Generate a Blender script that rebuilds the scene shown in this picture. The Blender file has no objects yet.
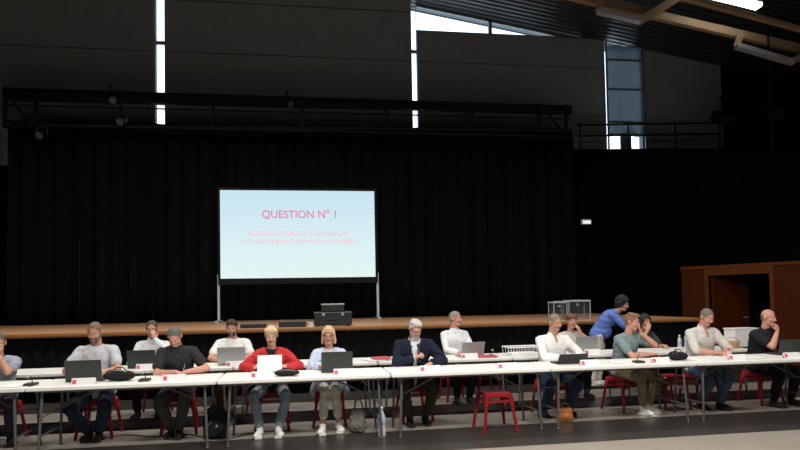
import bpy, bmesh, math, random
import numpy as np
from mathutils import Vector, Matrix, Euler
R = math.radians
random.seed(7)
SC = bpy.context.scene
COL = SC.collection

# ------------------------------------------------------------------ camera, world, exposure
F_PX, CX, CY = 600.0, 400.0, 279.0            # focal length and principal point of the 800x450 frame
CAM = Vector((0, 0, 1.6))
cam_rot = (Matrix.Rotation(R(-8.2), 3, 'Z') @ Matrix.Rotation(R(90 + 2.0), 3, 'X') @ Matrix.Rotation(-0.018, 3, 'Z'))
cd = bpy.data.cameras.new('camera')
cam = bpy.data.objects.new('camera', cd)
COL.objects.link(cam)
cam.matrix_world = Matrix.Translation(CAM) @ cam_rot.to_4x4()
cd.sensor_width = 36
cd.lens = F_PX / 800 * 36
cd.shift_y = (CY - 225) / 800
cd.clip_end = 100
SC.camera = cam
SC.view_settings.view_transform = 'Standard'
SC.view_settings.look = 'None'
SC.view_settings.gamma = 1
SC.view_settings.use_curve_mapping = False
SC.view_settings.exposure = 0.0

def ray(x, y):
    return cam_rot @ Vector(((x - CX) / F_PX, -(y - CY) / F_PX, -1))
def at(x, y, Y):
    """point of the plane Y = const seen at pixel (x, y)"""
    d = ray(x, y)
    return CAM + d * (Y / d.y)
def gx(x, Y, y=360):
    return at(x, y, Y).x

world = bpy.data.worlds.new('sky')
SC.world = world
world.use_nodes = True
wb = world.node_tree.nodes['Background']
wb.inputs[0].default_value = (0.72, 0.87, 1.0, 1)
wb.inputs[1].default_value = 2.2

def area(name, loc, size, sy, power, color=(1, .93, .84), target=None):
    l = bpy.data.lights.new(name, 'AREA')
    l.shape = 'RECTANGLE'; l.size = size; l.size_y = sy; l.energy = power; l.color = color
    o = bpy.data.objects.new(name, l); COL.objects.link(o); o.location = loc
    if target is not None:
        o.rotation_euler = (Vector(target) - Vector(loc)).to_track_quat('-Z', 'Y').to_euler()
    return o
HALL_LAMPS = [(-3.4, 2.0, 5.6, 130), (.9, 2.6, 5.6, 500), (4.6, 3.2, 5.6, 200), (8.6, 4.0, 5.6, 70),
              (-5.5, 8.9, 6.7, 210), (-.6, 9.0, 6.7, 190), (4.6, 9.2, 6.7, 130)]
for (lx, ly, lz, p) in HALL_LAMPS:
    area('hall_light', (lx, ly, lz - .03), 1.5, .5, p, (1, .95, .89))
area('rear_hall_light', (2, -3, 6.17), 1.5, .5, 180)

# ------------------------------------------------------------------ materials
MATS = {}
def mat(name, col, rough=.6, metal=0, var=0, scale=8, bump=0, bscale=60, spec=None, sheen=0, stretch=None):
    if name in MATS: return MATS[name]
    m = bpy.data.materials.new(name); m.use_nodes = True
    nt = m.node_tree; b = nt.nodes['Principled BSDF']
    b.inputs['Base Color'].default_value = (*col, 1)
    b.inputs['Roughness'].default_value = rough
    b.inputs['Metallic'].default_value = metal
    if spec is not None: b.inputs['Specular IOR Level'].default_value = spec
    if sheen: b.inputs['Sheen Weight'].default_value = sheen
    tc = nt.nodes.new('ShaderNodeTexCoord'); mp = nt.nodes.new('ShaderNodeMapping')
    nt.links.new(tc.outputs['Object'], mp.inputs[0])
    if stretch: mp.inputs['Scale'].default_value = stretch
    if var:
        n = nt.nodes.new('ShaderNodeTexNoise'); n.inputs['Scale'].default_value = scale; n.inputs['Detail'].default_value = 4
        nt.links.new(mp.outputs[0], n.inputs['Vector'])
        mx = nt.nodes.new('ShaderNodeMix'); mx.data_type = 'RGBA'
        mx.inputs[6].default_value = (*[c * (1 - var) for c in col], 1)
        mx.inputs[7].default_value = (*[min(1, c * (1 + var)) for c in col], 1)
        nt.links.new(n.outputs[0], mx.inputs[0]); nt.links.new(mx.outputs[2], b.inputs['Base Color'])
    if bump:
        n2 = nt.nodes.new('ShaderNodeTexNoise'); n2.inputs['Scale'].default_value = bscale
        nt.links.new(mp.outputs[0], n2.inputs['Vector'])
        bp = nt.nodes.new('ShaderNodeBump'); bp.inputs['Strength'].default_value = bump; bp.inputs['Distance'].default_value = .01
        nt.links.new(n2.outputs[0], bp.inputs['Height']); nt.links.new(bp.outputs[0], b.inputs['Normal'])
    MATS[name] = m
    return m
def emis(name, col, s):
    m = mat(name, col); b = m.node_tree.nodes['Principled BSDF']
    b.inputs['Emission Color'].default_value = (*col, 1); b.inputs['Emission Strength'].default_value = s
    return m
def fab(name, col, var=.12): return mat(name, col, .9, 0, var, 14, .25, 180, spec=.2)

M_white = mat('table white plastic', (.80, .80, .76), .45, 0, .03, 5)
M_steel = mat('grey tube steel', (.14, .145, .15), .4, .5)
M_blacksteel = mat('black steel', (.005, .005, .006), .6, 0, spec=.2)
M_red = mat('red painted metal', (.25, .008, .014), .35, 0, .05, 6)
M_black = mat('matt black', (.012, .012, .013), .6)
M_char = mat('charcoal plastic', (.030, .033, .032), .5)
M_case = mat('black case plastic', (.008, .009, .010), .5)
M_grey = mat('silver plastic', (.36, .37, .37), .4, .3)
M_key = mat('dark keys', (.02, .02, .022), .5)
M_paper = mat('white paper', (.82, .82, .82), .8)
M_logo = mat('red print', (.66, .08, .14), .6)
M_curtain = mat('black velvet', (.006, .006, .0062), 1, 0, .3, 3, spec=.02)
M_wallgrey = mat('dark grey acoustic panel', (.30, .325, .34), .9, 0, .12, 2, spec=.1)
M_blackwall = mat('black wall', (.0022, .0022, .0022), .95, spec=.02)
M_deck = mat('stage boards', (.56, .31, .17), .42, 0, .12, 3, stretch=(1, 12, 1))
M_lip = mat('orange brown edge wood', (.36, .16, .045), .5, 0, .2, 5, stretch=(1, 8, 20))
M_brown = mat('brown wood panel', (.075, .016, .003), .6, 0, .25, 4, stretch=(6, 6, .6), spec=.1)
M_beam = mat('glued timber', (.42, .29, .17), .6, 0, .15, 4, stretch=(.6, 8, 8))
M_alu = mat('aluminium', (.55, .57, .60), .4, .25)
M_doorframe = mat('dark orange wood', (.14, .038, .008), .6, 0, .2, 5, spec=.1)
M_clear = mat('clear acrylic', (.25, .27, .28), .3, spec=.1)
b_ = M_clear.node_tree.nodes['Principled BSDF']; b_.inputs['Alpha'].default_value = .06
M_edge = mat('frosted acrylic edge', (.55, .58, .6), .3)
b_ = M_edge.node_tree.nodes['Principled BSDF']; b_.inputs['Alpha'].default_value = .75
M_glass = mat('window glass', (1, 1, 1), .02)
b_ = M_glass.node_tree.nodes['Principled BSDF']; b_.inputs['Transmission Weight'].default_value = 1; b_.inputs['IOR'].default_value = 1.05
M_tan = mat('tan leather', (.38, .17, .06), .6, 0, .2, 10)
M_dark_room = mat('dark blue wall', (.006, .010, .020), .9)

# floor colour with lighter and darker strips parallel to the table rows
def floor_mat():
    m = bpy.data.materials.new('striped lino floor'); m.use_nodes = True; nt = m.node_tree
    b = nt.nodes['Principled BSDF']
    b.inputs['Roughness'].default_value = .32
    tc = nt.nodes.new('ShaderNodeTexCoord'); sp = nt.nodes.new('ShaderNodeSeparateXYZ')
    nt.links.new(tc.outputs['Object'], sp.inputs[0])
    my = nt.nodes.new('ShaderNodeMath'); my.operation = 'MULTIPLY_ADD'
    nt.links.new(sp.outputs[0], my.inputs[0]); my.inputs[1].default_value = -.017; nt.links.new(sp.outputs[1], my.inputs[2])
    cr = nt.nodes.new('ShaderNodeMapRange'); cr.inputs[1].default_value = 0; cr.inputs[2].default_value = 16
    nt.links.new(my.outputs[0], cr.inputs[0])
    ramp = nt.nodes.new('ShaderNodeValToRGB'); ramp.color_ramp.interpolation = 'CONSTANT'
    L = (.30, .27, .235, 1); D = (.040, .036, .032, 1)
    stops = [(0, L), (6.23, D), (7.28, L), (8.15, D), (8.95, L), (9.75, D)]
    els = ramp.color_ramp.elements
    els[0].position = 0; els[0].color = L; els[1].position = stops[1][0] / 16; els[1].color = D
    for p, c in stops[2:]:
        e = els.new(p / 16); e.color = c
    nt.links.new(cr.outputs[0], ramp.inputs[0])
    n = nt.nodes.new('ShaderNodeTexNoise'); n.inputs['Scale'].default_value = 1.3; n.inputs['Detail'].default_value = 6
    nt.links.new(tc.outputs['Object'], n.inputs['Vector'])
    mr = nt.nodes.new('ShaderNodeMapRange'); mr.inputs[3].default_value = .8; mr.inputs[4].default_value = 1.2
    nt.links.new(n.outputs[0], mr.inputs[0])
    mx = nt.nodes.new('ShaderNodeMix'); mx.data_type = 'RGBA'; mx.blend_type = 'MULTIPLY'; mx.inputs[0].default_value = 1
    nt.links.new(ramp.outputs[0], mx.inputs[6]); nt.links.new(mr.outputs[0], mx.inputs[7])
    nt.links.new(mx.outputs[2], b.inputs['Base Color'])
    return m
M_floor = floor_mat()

def roof_mat():
    m = mat('corrugated roof sheet', (.035, .047, .05), .5, .2); nt = m.node_tree; b = nt.nodes['Principled BSDF']
    tc = nt.nodes.new('ShaderNodeTexCoord'); w = nt.nodes.new('ShaderNodeTexWave'); w.bands_direction = 'Y'; w.inputs['Scale'].default_value = 1.6
    nt.links.new(tc.outputs['Object'], w.inputs['Vector'])
    bp = nt.nodes.new('ShaderNodeBump'); bp.inputs['Strength'].default_value = 1; bp.inputs['Distance'].default_value = .05
    nt.links.new(w.outputs[1], bp.inputs['Height']); nt.links.new(bp.outputs[0], b.inputs['Normal'])
    return m
M_roof = roof_mat()
def cloth_mat():
    m = bpy.data.materials.new('thin white voile'); m.use_nodes = True; nt = m.node_tree
    b = nt.nodes['Principled BSDF']; out = nt.nodes['Material Output']
    b.inputs['Base Color'].default_value = (.4, .43, .45, 1); b.inputs['Roughness'].default_value = 1
    t = nt.nodes.new('ShaderNodeBsdfTranslucent'); t.inputs[0].default_value = (.27, .31, .33, 1)
    mx = nt.nodes.new('ShaderNodeMixShader'); mx.inputs[0].default_value = .8
    nt.links.new(b.outputs[0], mx.inputs[1]); nt.links.new(t.outputs[0], mx.inputs[2]); nt.links.new(mx.outputs[0], out.inputs[0])
    return m
M_voile = cloth_mat()

# ------------------------------------------------------------------ mesh helpers
class MB:
    def __init__(s): s.bm = bmesh.new()
    def _app(s, tb, M=None):
        if M is not None: tb.transform(M)
        me = bpy.data.meshes.new('tmp'); tb.to_mesh(me); tb.free(); s.bm.from_mesh(me); bpy.data.meshes.remove(me)
        return s
    def box(s, c, d, rot=None, bev=0, seg=2):
        tb = bmesh.new(); bmesh.ops.create_cube(tb, size=1)
        for v in tb.verts: v.co = Vector((v.co.x * d[0], v.co.y * d[1], v.co.z * d[2]))
        if bev: bmesh.ops.bevel(tb, geom=tb.edges[:], offset=bev, segments=seg, affect='EDGES', profile=.6)
        M = Matrix.Translation(Vector(c))
        if rot is not None: M = M @ (rot if isinstance(rot, Matrix) else Euler(rot).to_matrix().to_4x4())
        return s._app(tb, M)
    def beam(s, a, b, w, h, bev=0):
        a = Vector(a); b = Vector(b); d = b - a
        q = d.to_track_quat('X', 'Z').to_matrix().to_4x4()
        tb = bmesh.new(); bmesh.ops.create_cube(tb, size=1)
        for v in tb.verts: v.co = Vector((v.co.x * d.length, v.co.y * w, v.co.z * h))
        if bev: bmesh.ops.bevel(tb, geom=tb.edges[:], offset=bev, segments=1, affect='EDGES')
        return s._app(tb, Matrix.Translation((a + b) / 2) @ q)
    def cyl(s, a, b, r0, r1=None, seg=14):
        if r1 is None: r1 = r0
        a = Vector(a); b = Vector(b); d = b - a
        tb = bmesh.new(); bmesh.ops.create_cone(tb, cap_ends=True, segments=seg, radius1=r0, radius2=r1, depth=d.length)
        return s._app(tb, Matrix.Translation((a + b) / 2) @ d.to_track_quat('Z', 'Y').to_matrix().to_4x4())
    def ell(s, c, r, rot=None, seg=20, rings=12):
        tb = bmesh.new(); bmesh.ops.create_uvsphere(tb, u_segments=seg, v_segments=rings, radius=1)
        for v in tb.verts: v.co = Vector((v.co.x * r[0], v.co.y * r[1], v.co.z * r[2]))
        M = Matrix.Translation(Vector(c))
        if rot is not None: M = M @ rot.to_4x4()
        return s._app(tb, M)
    def caps(s, a, b, r0, r1, seg=14):
        """tapered capsule"""
        s.cyl(a, b, r0, r1, seg); s.ell(a, (r0,) * 3, seg=seg, rings=8); s.ell(b, (r1,) * 3, seg=seg, rings=8); return s
    def tube(s, pts, r, seg=10, closed=False):
        pts = [Vector(p) for p in pts]; n = len(pts)
        rings = []; up = Vector((0, 0, 1)); prev = None
        for i, p in enumerate(pts):
            a = pts[(i - 1) % n] if (closed or i > 0) else p
            b = pts[(i + 1) % n] if (closed or i < n - 1) else p
            t = (b - a).normalized()
            if prev is None:
                u = t.cross(up)
                if u.length < .1: u = t.cross(Vector((1, 0, 0)))
            else: u = prev - t * prev.dot(t)
            u.normalize(); prev = u; w = t.cross(u)
            rings.append([s.bm.verts.new(p + (u * math.cos(k / seg * 2 * math.pi) + w * math.sin(k / seg * 2 * math.pi)) * r) for k in range(seg)])
        for i in range(n if closed else n - 1):
            A = rings[i]; B = rings[(i + 1) % n]
            for k in range(seg): s.bm.faces.new((A[k], A[(k + 1) % seg], B[(k + 1) % seg], B[k]))
        if not closed:
            s.bm.faces.new(rings[0]); s.bm.faces.new(rings[-1])
        return s
    def loft(s, rings):
        """rings: list of (centre, xaxis, yaxis, rx, ry[, power])"""
        seg = 24; R_ = []
        for (c, xa, ya, rx, ry) in rings:
            R_.append([s.bm.verts.new(Vector(c) + xa * math.copysign(abs(math.cos(t)) ** .85, math.cos(t)) * rx + ya * math.copysign(abs(math.sin(t)) ** .85, math.sin(t)) * ry)
                       for t in [k / seg * 2 * math.pi for k in range(seg)]])
        for A, B in zip(R_, R_[1:]):
            for k in range(seg): s.bm.faces.new((A[k], A[(k + 1) % seg], B[(k + 1) % seg], B[k]))
        s.bm.faces.new(R_[0]); s.bm.faces.new(R_[-1])
        return s
    def prism(s, poly, depth_vec):
        a = [s.bm.verts.new(Vector(p)) for p in poly]; b = [s.bm.verts.new(Vector(p) + Vector(depth_vec)) for p in poly]
        n = len(a); s.bm.faces.new(a); s.bm.faces.new(b[::-1])
        for i in range(n): s.bm.faces.new((a[i], b[i], b[(i + 1) % n], a[(i + 1) % n]))
        return s
    def mesh(s, name):
        bmesh.ops.recalc_face_normals(s.bm, faces=s.bm.faces[:])
        me = bpy.data.meshes.new(name); s.bm.to_mesh(me); s.bm.free(); return me
    def build(s, name, m, parent=None, smooth=False, loc=None):
        me = s.mesh(name)
        return link(name, me, m, parent, smooth, loc)
def link(name, me, m, parent=None, smooth=False, loc=None):
    me.materials.clear(); me.materials.append(m)
    if smooth:
        me.polygons.foreach_set('use_smooth', [True] * len(me.polygons))
    o = bpy.data.objects.new(name, me); COL.objects.link(o)
    if loc is not None: o.location = loc
    if parent: o.parent = parent
    return o
def tag(o, label=None, cat=None, group=None, kind=None):
    if label: o['label'] = label
    if cat: o['category'] = cat
    if group: o['group'] = group
    if kind: o['kind'] = kind
    return o
def empty(name, loc=(0, 0, 0), rz=0):
    o = bpy.data.objects.new(name, None); COL.objects.link(o); o.location = loc; o.rotation_euler = (0, 0, rz)
    o.empty_display_size = .1
    return o
def struct(o): o['kind'] = 'structure'; return o
KIDS = {}
def copy_tree(o, parent=None):
    c = o.copy(); COL.objects.link(c)
    if parent: c.parent = parent
    for ch in list(o.children): copy_tree(ch, c)
    return c

TMP = bpy.data.objects.new('tmp_remesh', bpy.data.meshes.new('t'))
def remesh(mb, voxel, smooth=2, fac=.5, wr=0, cut=None, wscale=1.0, seed=0):
    me = mb.mesh('tmpm')
    o = bpy.data.objects.new('tmp_r', me); COL.objects.link(o)
    md = o.modifiers.new('r', 'REMESH'); md.mode = 'VOXEL'; md.voxel_size = voxel; md.use_smooth_shade = True
    if smooth:
        sm = o.modifiers.new('s', 'SMOOTH'); sm.iterations = smooth; sm.factor = fac
    dg = bpy.context.evaluated_depsgraph_get(); dg.update()
    out = bpy.data.meshes.new_from_object(o.evaluated_get(dg), depsgraph=dg)
    bpy.data.objects.remove(o); bpy.data.meshes.remove(me)
    if wr:
        n = len(out.vertices); co = np.empty(n * 3, 'f'); out.vertices.foreach_get('co', co); co = co.reshape(-1, 3)
        no = np.empty(n * 3, 'f'); out.vertices.foreach_get('normal', no); no = no.reshape(-1, 3)
        rs = np.random.RandomState(seed); dsp = np.zeros(n, 'f')
        for i in range(7):
            k = rs.normal(size=3) * (18 + 9 * i) * min(wscale, 2); dsp += np.sin(co @ k + rs.rand() * 6 + 2.5 * np.sin(co @ (rs.normal(size=3) * 25))) / (1 + .5 * i)
        co += no * (dsp * wr)[:, None]; out.vertices.foreach_set('co', co.ravel())
    if cut:
        bm = bmesh.new(); bm.from_mesh(out)
        kill = [v for v in bm.verts if cut(v.co)]
        bmesh.ops.delete(bm, geom=kill, context='VERTS'); bm.to_mesh(out); bm.free()
    return out

# ------------------------------------------------------------------ room shell
YB = 16.4
def roof_z(X): return 9.94 - .16 * (X - 3.49)
XL, XR, YF = -13.0, 15.0, -7.0
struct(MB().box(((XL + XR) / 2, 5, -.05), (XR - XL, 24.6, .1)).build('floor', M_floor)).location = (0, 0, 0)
bpy.data.objects['floor'].data.transform(Matrix.Identity(4))
# roof sheet (monopitch, falling to the right)
struct(MB().prism([(XL - .3, YF - .3, roof_z(XL - .3)), (XR + .3, YF - .3, roof_z(XR + .3)), (XR + .3, YB + .6, roof_z(XR + .3)), (XL - .3, YB + .6, roof_z(XL - .3))], (0, 0, .15)).build('ceiling', M_roof))
# back wall, built of separate acoustic panels between the slot windows
S1 = (gx(155, YB, 60), gx(164.5, YB, 60)); S2 = (gx(411.8, YB, 60), gx(417.6, YB, 60)); S3 = (gx(605.5, YB, 90), gx(641, YB, 90))
ZS = 5.2; SILL = 9.17
wb_ = MB()
def wallseg(mb, x0, x1, z0, f0, f1, y=YB, th=.2):
    mb.prism([(x0, y, z0), (x1, y, z0), (x1, y, f1), (x0, y, f0)], (0, th, 0))
wallseg(wb_, XL, S1[0], ZS, roof_z(XL) + .05, roof_z(S1[0]) + .05)
wallseg(wb_, S1[1], S2[0], ZS, roof_z(S1[1]) + .05, roof_z(S2[0]) + .05)
wallseg(wb_, S2[1], S3[0], ZS, SILL, SILL)
wallseg(wb_, S3[1], gx(722, YB, 90), ZS, roof_z(S3[1]) + .05, roof_z(gx(722, YB, 90)) + .05)
struct(wb_.build('wall_back', M_wallgrey))
lw = MB()
wallseg(lw, XL, XR, 0, ZS, ZS)
wallseg(lw, gx(722, YB, 90), XR, ZS, roof_z(gx(722, YB, 90)) + .05, roof_z(XR) + .05)
struct(lw.build('wall_back_lower', M_blackwall))
# joints between the panels
jt = MB()
for z in (6.9, 8.3, 9.7, 11.0):
    for (a, b) in ((XL, S1[0]), (S1[1], S2[0]), (S2[1], S3[0])):
        if z < SILL or a < 0: jt.box(((a + b) / 2, YB - .004, z), (b - a - .02, .012, .012))
struct(jt.build('trim_1', M_blackwall))
struct(MB().prism([(XL, YF, 0), (XL, YB, 0), (XL, YB, roof_z(XL) + .1), (XL, YF, roof_z(XL) + .1)], (-.2, 0, 0)).build('wall_left', M_blackwall))
struct(MB().prism([(XR, YF, 0), (XR, YB, 0), (XR, YB, roof_z(XR) + .1), (XR, YF, roof_z(XR) + .1)], (.2, 0, 0)).build('wall_right', M_blackwall))
struct(MB().prism([(XL, YF, 0), (XR, YF, 0), (XR, YF, roof_z(XR) + .1), (XL, YF, roof_z(XL) + .1)], (0, -.2, 0)).build('wall_front', M_blackwall))

# windows
M_frame = mat('grey window frame', (.20, .23, .25), .5, .4)
def slot(n, x0, x1, z1a, z1b, bars):
    r = struct(empty('window_%d' % n, ((x0 + x1) / 2, YB + .1, ZS)))
    hw = (x1 - x0) / 2
    MB().prism([(-hw, .06, 0), (hw, .06, 0), (hw, .06, z1b - ZS), (-hw, .06, z1a - ZS)], (0, .008, 0)).build('pane', M_glass, r)
    fr = MB()
    for z in bars: fr.box((0, .03, z - ZS), (2 * hw, .05, .09))
    for sx in (-1, 1): fr.box((sx * (hw - .006), .03, (z1a - ZS) / 2), (.012, .06, z1a - ZS))
    fr.build('frame', M_frame, r)
    return r
slot(1, S1[0], S1[1], roof_z(S1[0]), roof_z(S1[1]), (at(160, 41, YB).z, at(160, 102, YB).z, at(160, 128, YB).z))
slot(2, S2[0], S2[1], roof_z(S2[0]), roof_z(S2[1]), (at(415, 50, YB).z, at(415, 103, YB).z))
# clerestory triangle
r = struct(empty('window_3', (S2[1], YB + .1, SILL)))
zz = lambda X: roof_z(X) - SILL - .02
x1 = 3.49 + (9.94 - SILL) / .16 - .1
W = x1 - S2[1]
MB().prism([(0, .06, 0), (W, .06, 0), (W, .06, zz(x1)), (0, .06, zz(S2[1]))], (0, .008, 0)).build('pane', M_glass, r)
fr = MB()
fr.box((W / 2, .02, .03), (W, .1, .06)); fr.beam((0, .02, zz(S2[1]) - .04), (W, .02, zz(x1) - .04), .1, .10)
for px, w in ((491, .09), (565, .07)):
    X = gx(px, YB, 20); fr.box((X - S2[1], .02, zz(X) / 2), (w, .1, zz(X)))
fr.build('frame', M_frame, r)
# curtained window
r = slot(4, S3[0], S3[1], roof_z(S3[0]), roof_z(S3[1]), ())
fr = MB(); hw = (S3[1] - S3[0]) / 2
for py in (58.5, 88, 121, 134): fr.box((0, -.24, at(622, py, YB - .24).z - ZS), (2 * hw, .05, .05))
fr.box((-.03, .02, 2.2), (.05, .06, 4.4))
for sx in (-1, 1): fr.box((sx * (hw + .02), -.24, 2.0), (.04, .04, 4.0))
fr.box((.08, .0, at(622, 140, YB).z - ZS), (.34, .05, .5))
fr.build('frame', M_frame, r)
def sheet(w, h, folds, amp, th=.01, nx=60, nz=8, seed=1):
    rs = random.Random(seed); ph = [rs.random() * 6 for _ in range(4)]
    mb = MB(); g = []
    for j in range(nz + 1):
        row = []
        for i in range(nx + 1):
            u = i / nx
            y = amp * (math.sin(u * folds * 2 * math.pi + ph[0]) + .5 * math.sin(u * folds * 4.7 + ph[1] + j * .05) + .35 * math.sin(u * folds * 14.1 + ph[2]))
            row.append((w * (u - .5), y * (1 + .25 * (1 - j / nz)), h * j / nz))
        g.append(row)
    A = [[mb.bm.verts.new(p) for p in row] for row in g]
    B = [[mb.bm.verts.new((p[0], p[1] + th, p[2])) for p in row] for row in g]
    for j in range(nz):
        for i in range(nx):
            mb.bm.faces.new((A[j][i], A[j][i + 1], A[j + 1][i + 1], A[j + 1][i]))
            mb.bm.faces.new((B[j][i + 1], B[j][i], B[j + 1][i], B[j + 1][i + 1]))
    for i in range(nx):
        mb.bm.faces.new((A[0][i], B[0][i], B[0][i + 1], A[0][i + 1])); mb.bm.faces.new((A[nz][i + 1], B[nz][i + 1], B[nz][i], A[nz][i]))
    for j in range(nz):
        mb.bm.faces.new((A[j][0], A[j + 1][0], B[j + 1][0], B[j][0])); mb.bm.faces.new((A[j][nx], B[j][nx], B[j + 1][nx], A[j + 1][nx]))
    return mb
zc = at(622, 47, YB).z; zv = at(622, 137, YB).z
o = sheet(2 * hw - .01, zc - zv, 2.3, .035, .004, nz=12, seed=4).build('voile_curtain', M_voile, smooth=True, loc=((S3[0] + S3[1]) / 2 + .02, YB - .06, zv))
tag(o, 'thin pale bluish curtain hanging in the tall window right of the gallery', 'curtain')

# ------------------------------------------------------------------ stage
YS = 10.65; ZST = 1.15; XSR = 7.39; XSL = -12.0
struct(MB().box(((XSL + XSR) / 2, (YS + 15.9) / 2, ZST - .035), (XSR - XSL, 15.9 - YS, .07), bev=.004).build('stage_floor', M_deck))
struct(MB().box(((XSL + XSR) / 2, YS - .02, ZST - .022), (XSR - XSL + .06, .04, .045), bev=.004).build('trim_2', M_lip))
# pleated skirt under the stage
o = sheet(XSR - XSL - .1, ZST - .08, 95, .012, .01, nx=900, nz=2, seed=3).build('stage_skirt', M_curtain, smooth=True, loc=((XSL + XSR) / 2, YS + .05, 0.005))
tag(o, 'black pleated skirt covering the front of the stage below the wooden edge', 'skirt')
struct(MB().box(((XSL + XSR) / 2, (YS + 15.9) / 2 + .15, ZST / 2 - .04), (XSR - XSL - .3, 15.9 - YS - .5, ZST - .1)).build('stage_base', M_blackwall))
# backdrop curtain
YC = 15.4
zc0 = at(300, 126, YC).z
xl = gx(8, YC, 200); xr = gx(575, YC, 200)
o = sheet(xr - xl, zc0 - ZST - .02, 34, .055, .012, nx=700, nz=6, seed=2).build('backdrop_curtain', M_curtain, smooth=True, loc=((xl + xr) / 2, YC, ZST + .01))
tag(o, 'wide black pleated backdrop curtain hanging behind the projection screen', 'curtain')
o = sheet(1.6, zc0 + .1 - ZST, 4, .06, .012, nx=90, nz=6, seed=5).build('side_curtain', M_curtain, smooth=True, loc=(xl - .9, YC - .5, ZST + .01))
tag(o, 'narrow black wing curtain at the far left end of the stage', 'curtain')

# wing block on the right with the brown panelled doorway
P0 = Vector((xr + .12, 15.7, 0)); P1 = Vector((9.1, 13.8, 0)); d_ = (Vector((10.4, 11.6, 0)) - P1).normalized(); P2 = P1 + d_ * ((XR - P1.x) / d_.x)
n_ = Vector((-d_.y, d_.x, 0)); 
if n_.y < 0: n_ = -n_
WZ = 5.5

def onwall(px, py=300):
    """distance along the angled wall at pixel px"""
    d = ray(px, py); A = np.array([[d_.x, -d.x], [d_.y, -d.y]]); s = np.linalg.solve(A, np.array([-P1.x, -P1.y])); return s[0]
def wz(px):
    a = onwall(px); p = P1 + d_ * a; d = ray(px, 149); return a, CAM.z + d.z * (p.y - CAM.y) / d.y
aa, za = wz(690); ab, zb_ = wz(720)
WT = lambda a: za + (zb_ - za) * (a - aa) / (ab - aa)
Z0 = at(577, 149.5, P0.y).z; Z1 = WT(-.1)
struct(MB().prism([P0, P1, P1 + Vector((0, 0, Z1)), P0 + Vector((0, 0, Z0))], (0, .2, 0)).build('wall_wing', M_blackwall))
a0, a1, a2, a3 = onwall(683), onwall(710), onwall(771), onwall(812)
PZ = 2.22; OZ = 2.05
W3 = lambda a, z, off=0: P1 + d_ * a + n_ * off + Vector((0, 0, z))
mb = MB()
mb.prism([W3(-.1, PZ), W3(8.5, PZ), W3(8.5, WT(8.5)), W3(-.1, Z1)], n_ * .2)
mb.prism([W3(a1, OZ), W3(a2, OZ), W3(a2, PZ), W3(a1, PZ)], n_ * .2)
mb.prism([W3(-.1, 0), W3(a1, 0), W3(a1, PZ), W3(-.1, PZ)], n_ * .2)
mb.prism([W3(a2, 0), W3(8.5, 0), W3(8.5, PZ), W3(a2, PZ)], n_ * .2)
struct(mb.build('wall_side', M_blackwall))
mb = MB().prism([(P0.x, P0.y, Z0 - .12), (P1.x, P1.y, Z1 - .12), (P0.x, YB, Z0 - .12)], (0, 0, .1)); mb.prism([(P1.x, P1.y, Z1 - .12), (*(W3(8.5, 0).xy), WT(8.5) - .12), (XR, YB, WT(8.5) - .12), (P0.x, YB, Z0 - .12)], (0, 0, .1))
struct(mb.build('ceiling_wing', M_blackwall))
# doorway: wood panels, frame, open leaf
dr = struct(empty('door_1', W3(a1, 0)))
def dl(v): return v - W3(a1, 0)
mb = MB()
mb.prism([dl(W3(a0, 0, -.04)), dl(W3(a1 - .09, 0, -.04)), dl(W3(a1 - .09, PZ, -.04)), dl(W3(a0, PZ, -.04))], n_ * .035)
mb.prism([dl(W3(a2 + .09, 0, -.04)), dl(W3(a3 + 1.2, 0, -.04)), dl(W3(a3 + 1.2, PZ, -.04)), dl(W3(a2 + .09, PZ, -.04))], n_ * .035)
mb.build('wood_panel', M_brown, dr)
mb = MB()
mb.prism([dl(W3(a1 - .09, 0, -.06)), dl(W3(a1, 0, -.06)), dl(W3(a1, PZ, -.06)), dl(W3(a1 - .09, PZ, -.06))], n_ * .16)
mb.prism([dl(W3(a2, 0, -.06)), dl(W3(a2 + .09, 0, -.06)), dl(W3(a2 + .09, PZ, -.06)), dl(W3(a2, PZ, -.06))], n_ * .16)
mb.prism([dl(W3(a1, OZ, -.06)), dl(W3(a2, OZ, -.06)), dl(W3(a2, PZ, -.06)), dl(W3(a1, PZ, -.06))], n_ * .16)
mb.prism([dl(W3(a0, PZ, -.07)), dl(W3(a3 + 1.2, PZ, -.07)), dl(W3(a3 + 1.2, PZ + .07, -.07)), dl(W3(a0, PZ + .07, -.07))], n_ * .07)
mb.build('door_frame', M_doorframe, dr)
hv = (d_ * .45 + n_ * .9).normalized()
mb = MB(); c0 = W3(a1 + .03, .01, .02) - W3(a1, 0)
mb.prism([c0, c0 + hv * 1.0, c0 + hv * 1.0 + Vector((0, 0, OZ - .03)), c0 + Vector((0, 0, OZ - .03))], d_ * .045)
leaf = mb.build('door_leaf', M_brown, dr)
hp = c0 + hv * .92 + Vector((0, 0, 1.02)) + d_ * .06
MB().cyl(hp, hp - hv * .12, .012).cyl(hp, hp - d_ * .05 , .01).build('door_handle', M_alu, leaf)
mb = MB()
q0, q1 = W3(a1 - .6, 0, 2.4), W3(a2 + .8, 0, 2.4)
mb.prism([q0, q1, q1 + Vector((0, 0, 2.8)), q0 + Vector((0, 0, 2.8))], n_ * .1)
struct(mb.build('wall_corridor', M_dark_room))

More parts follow.
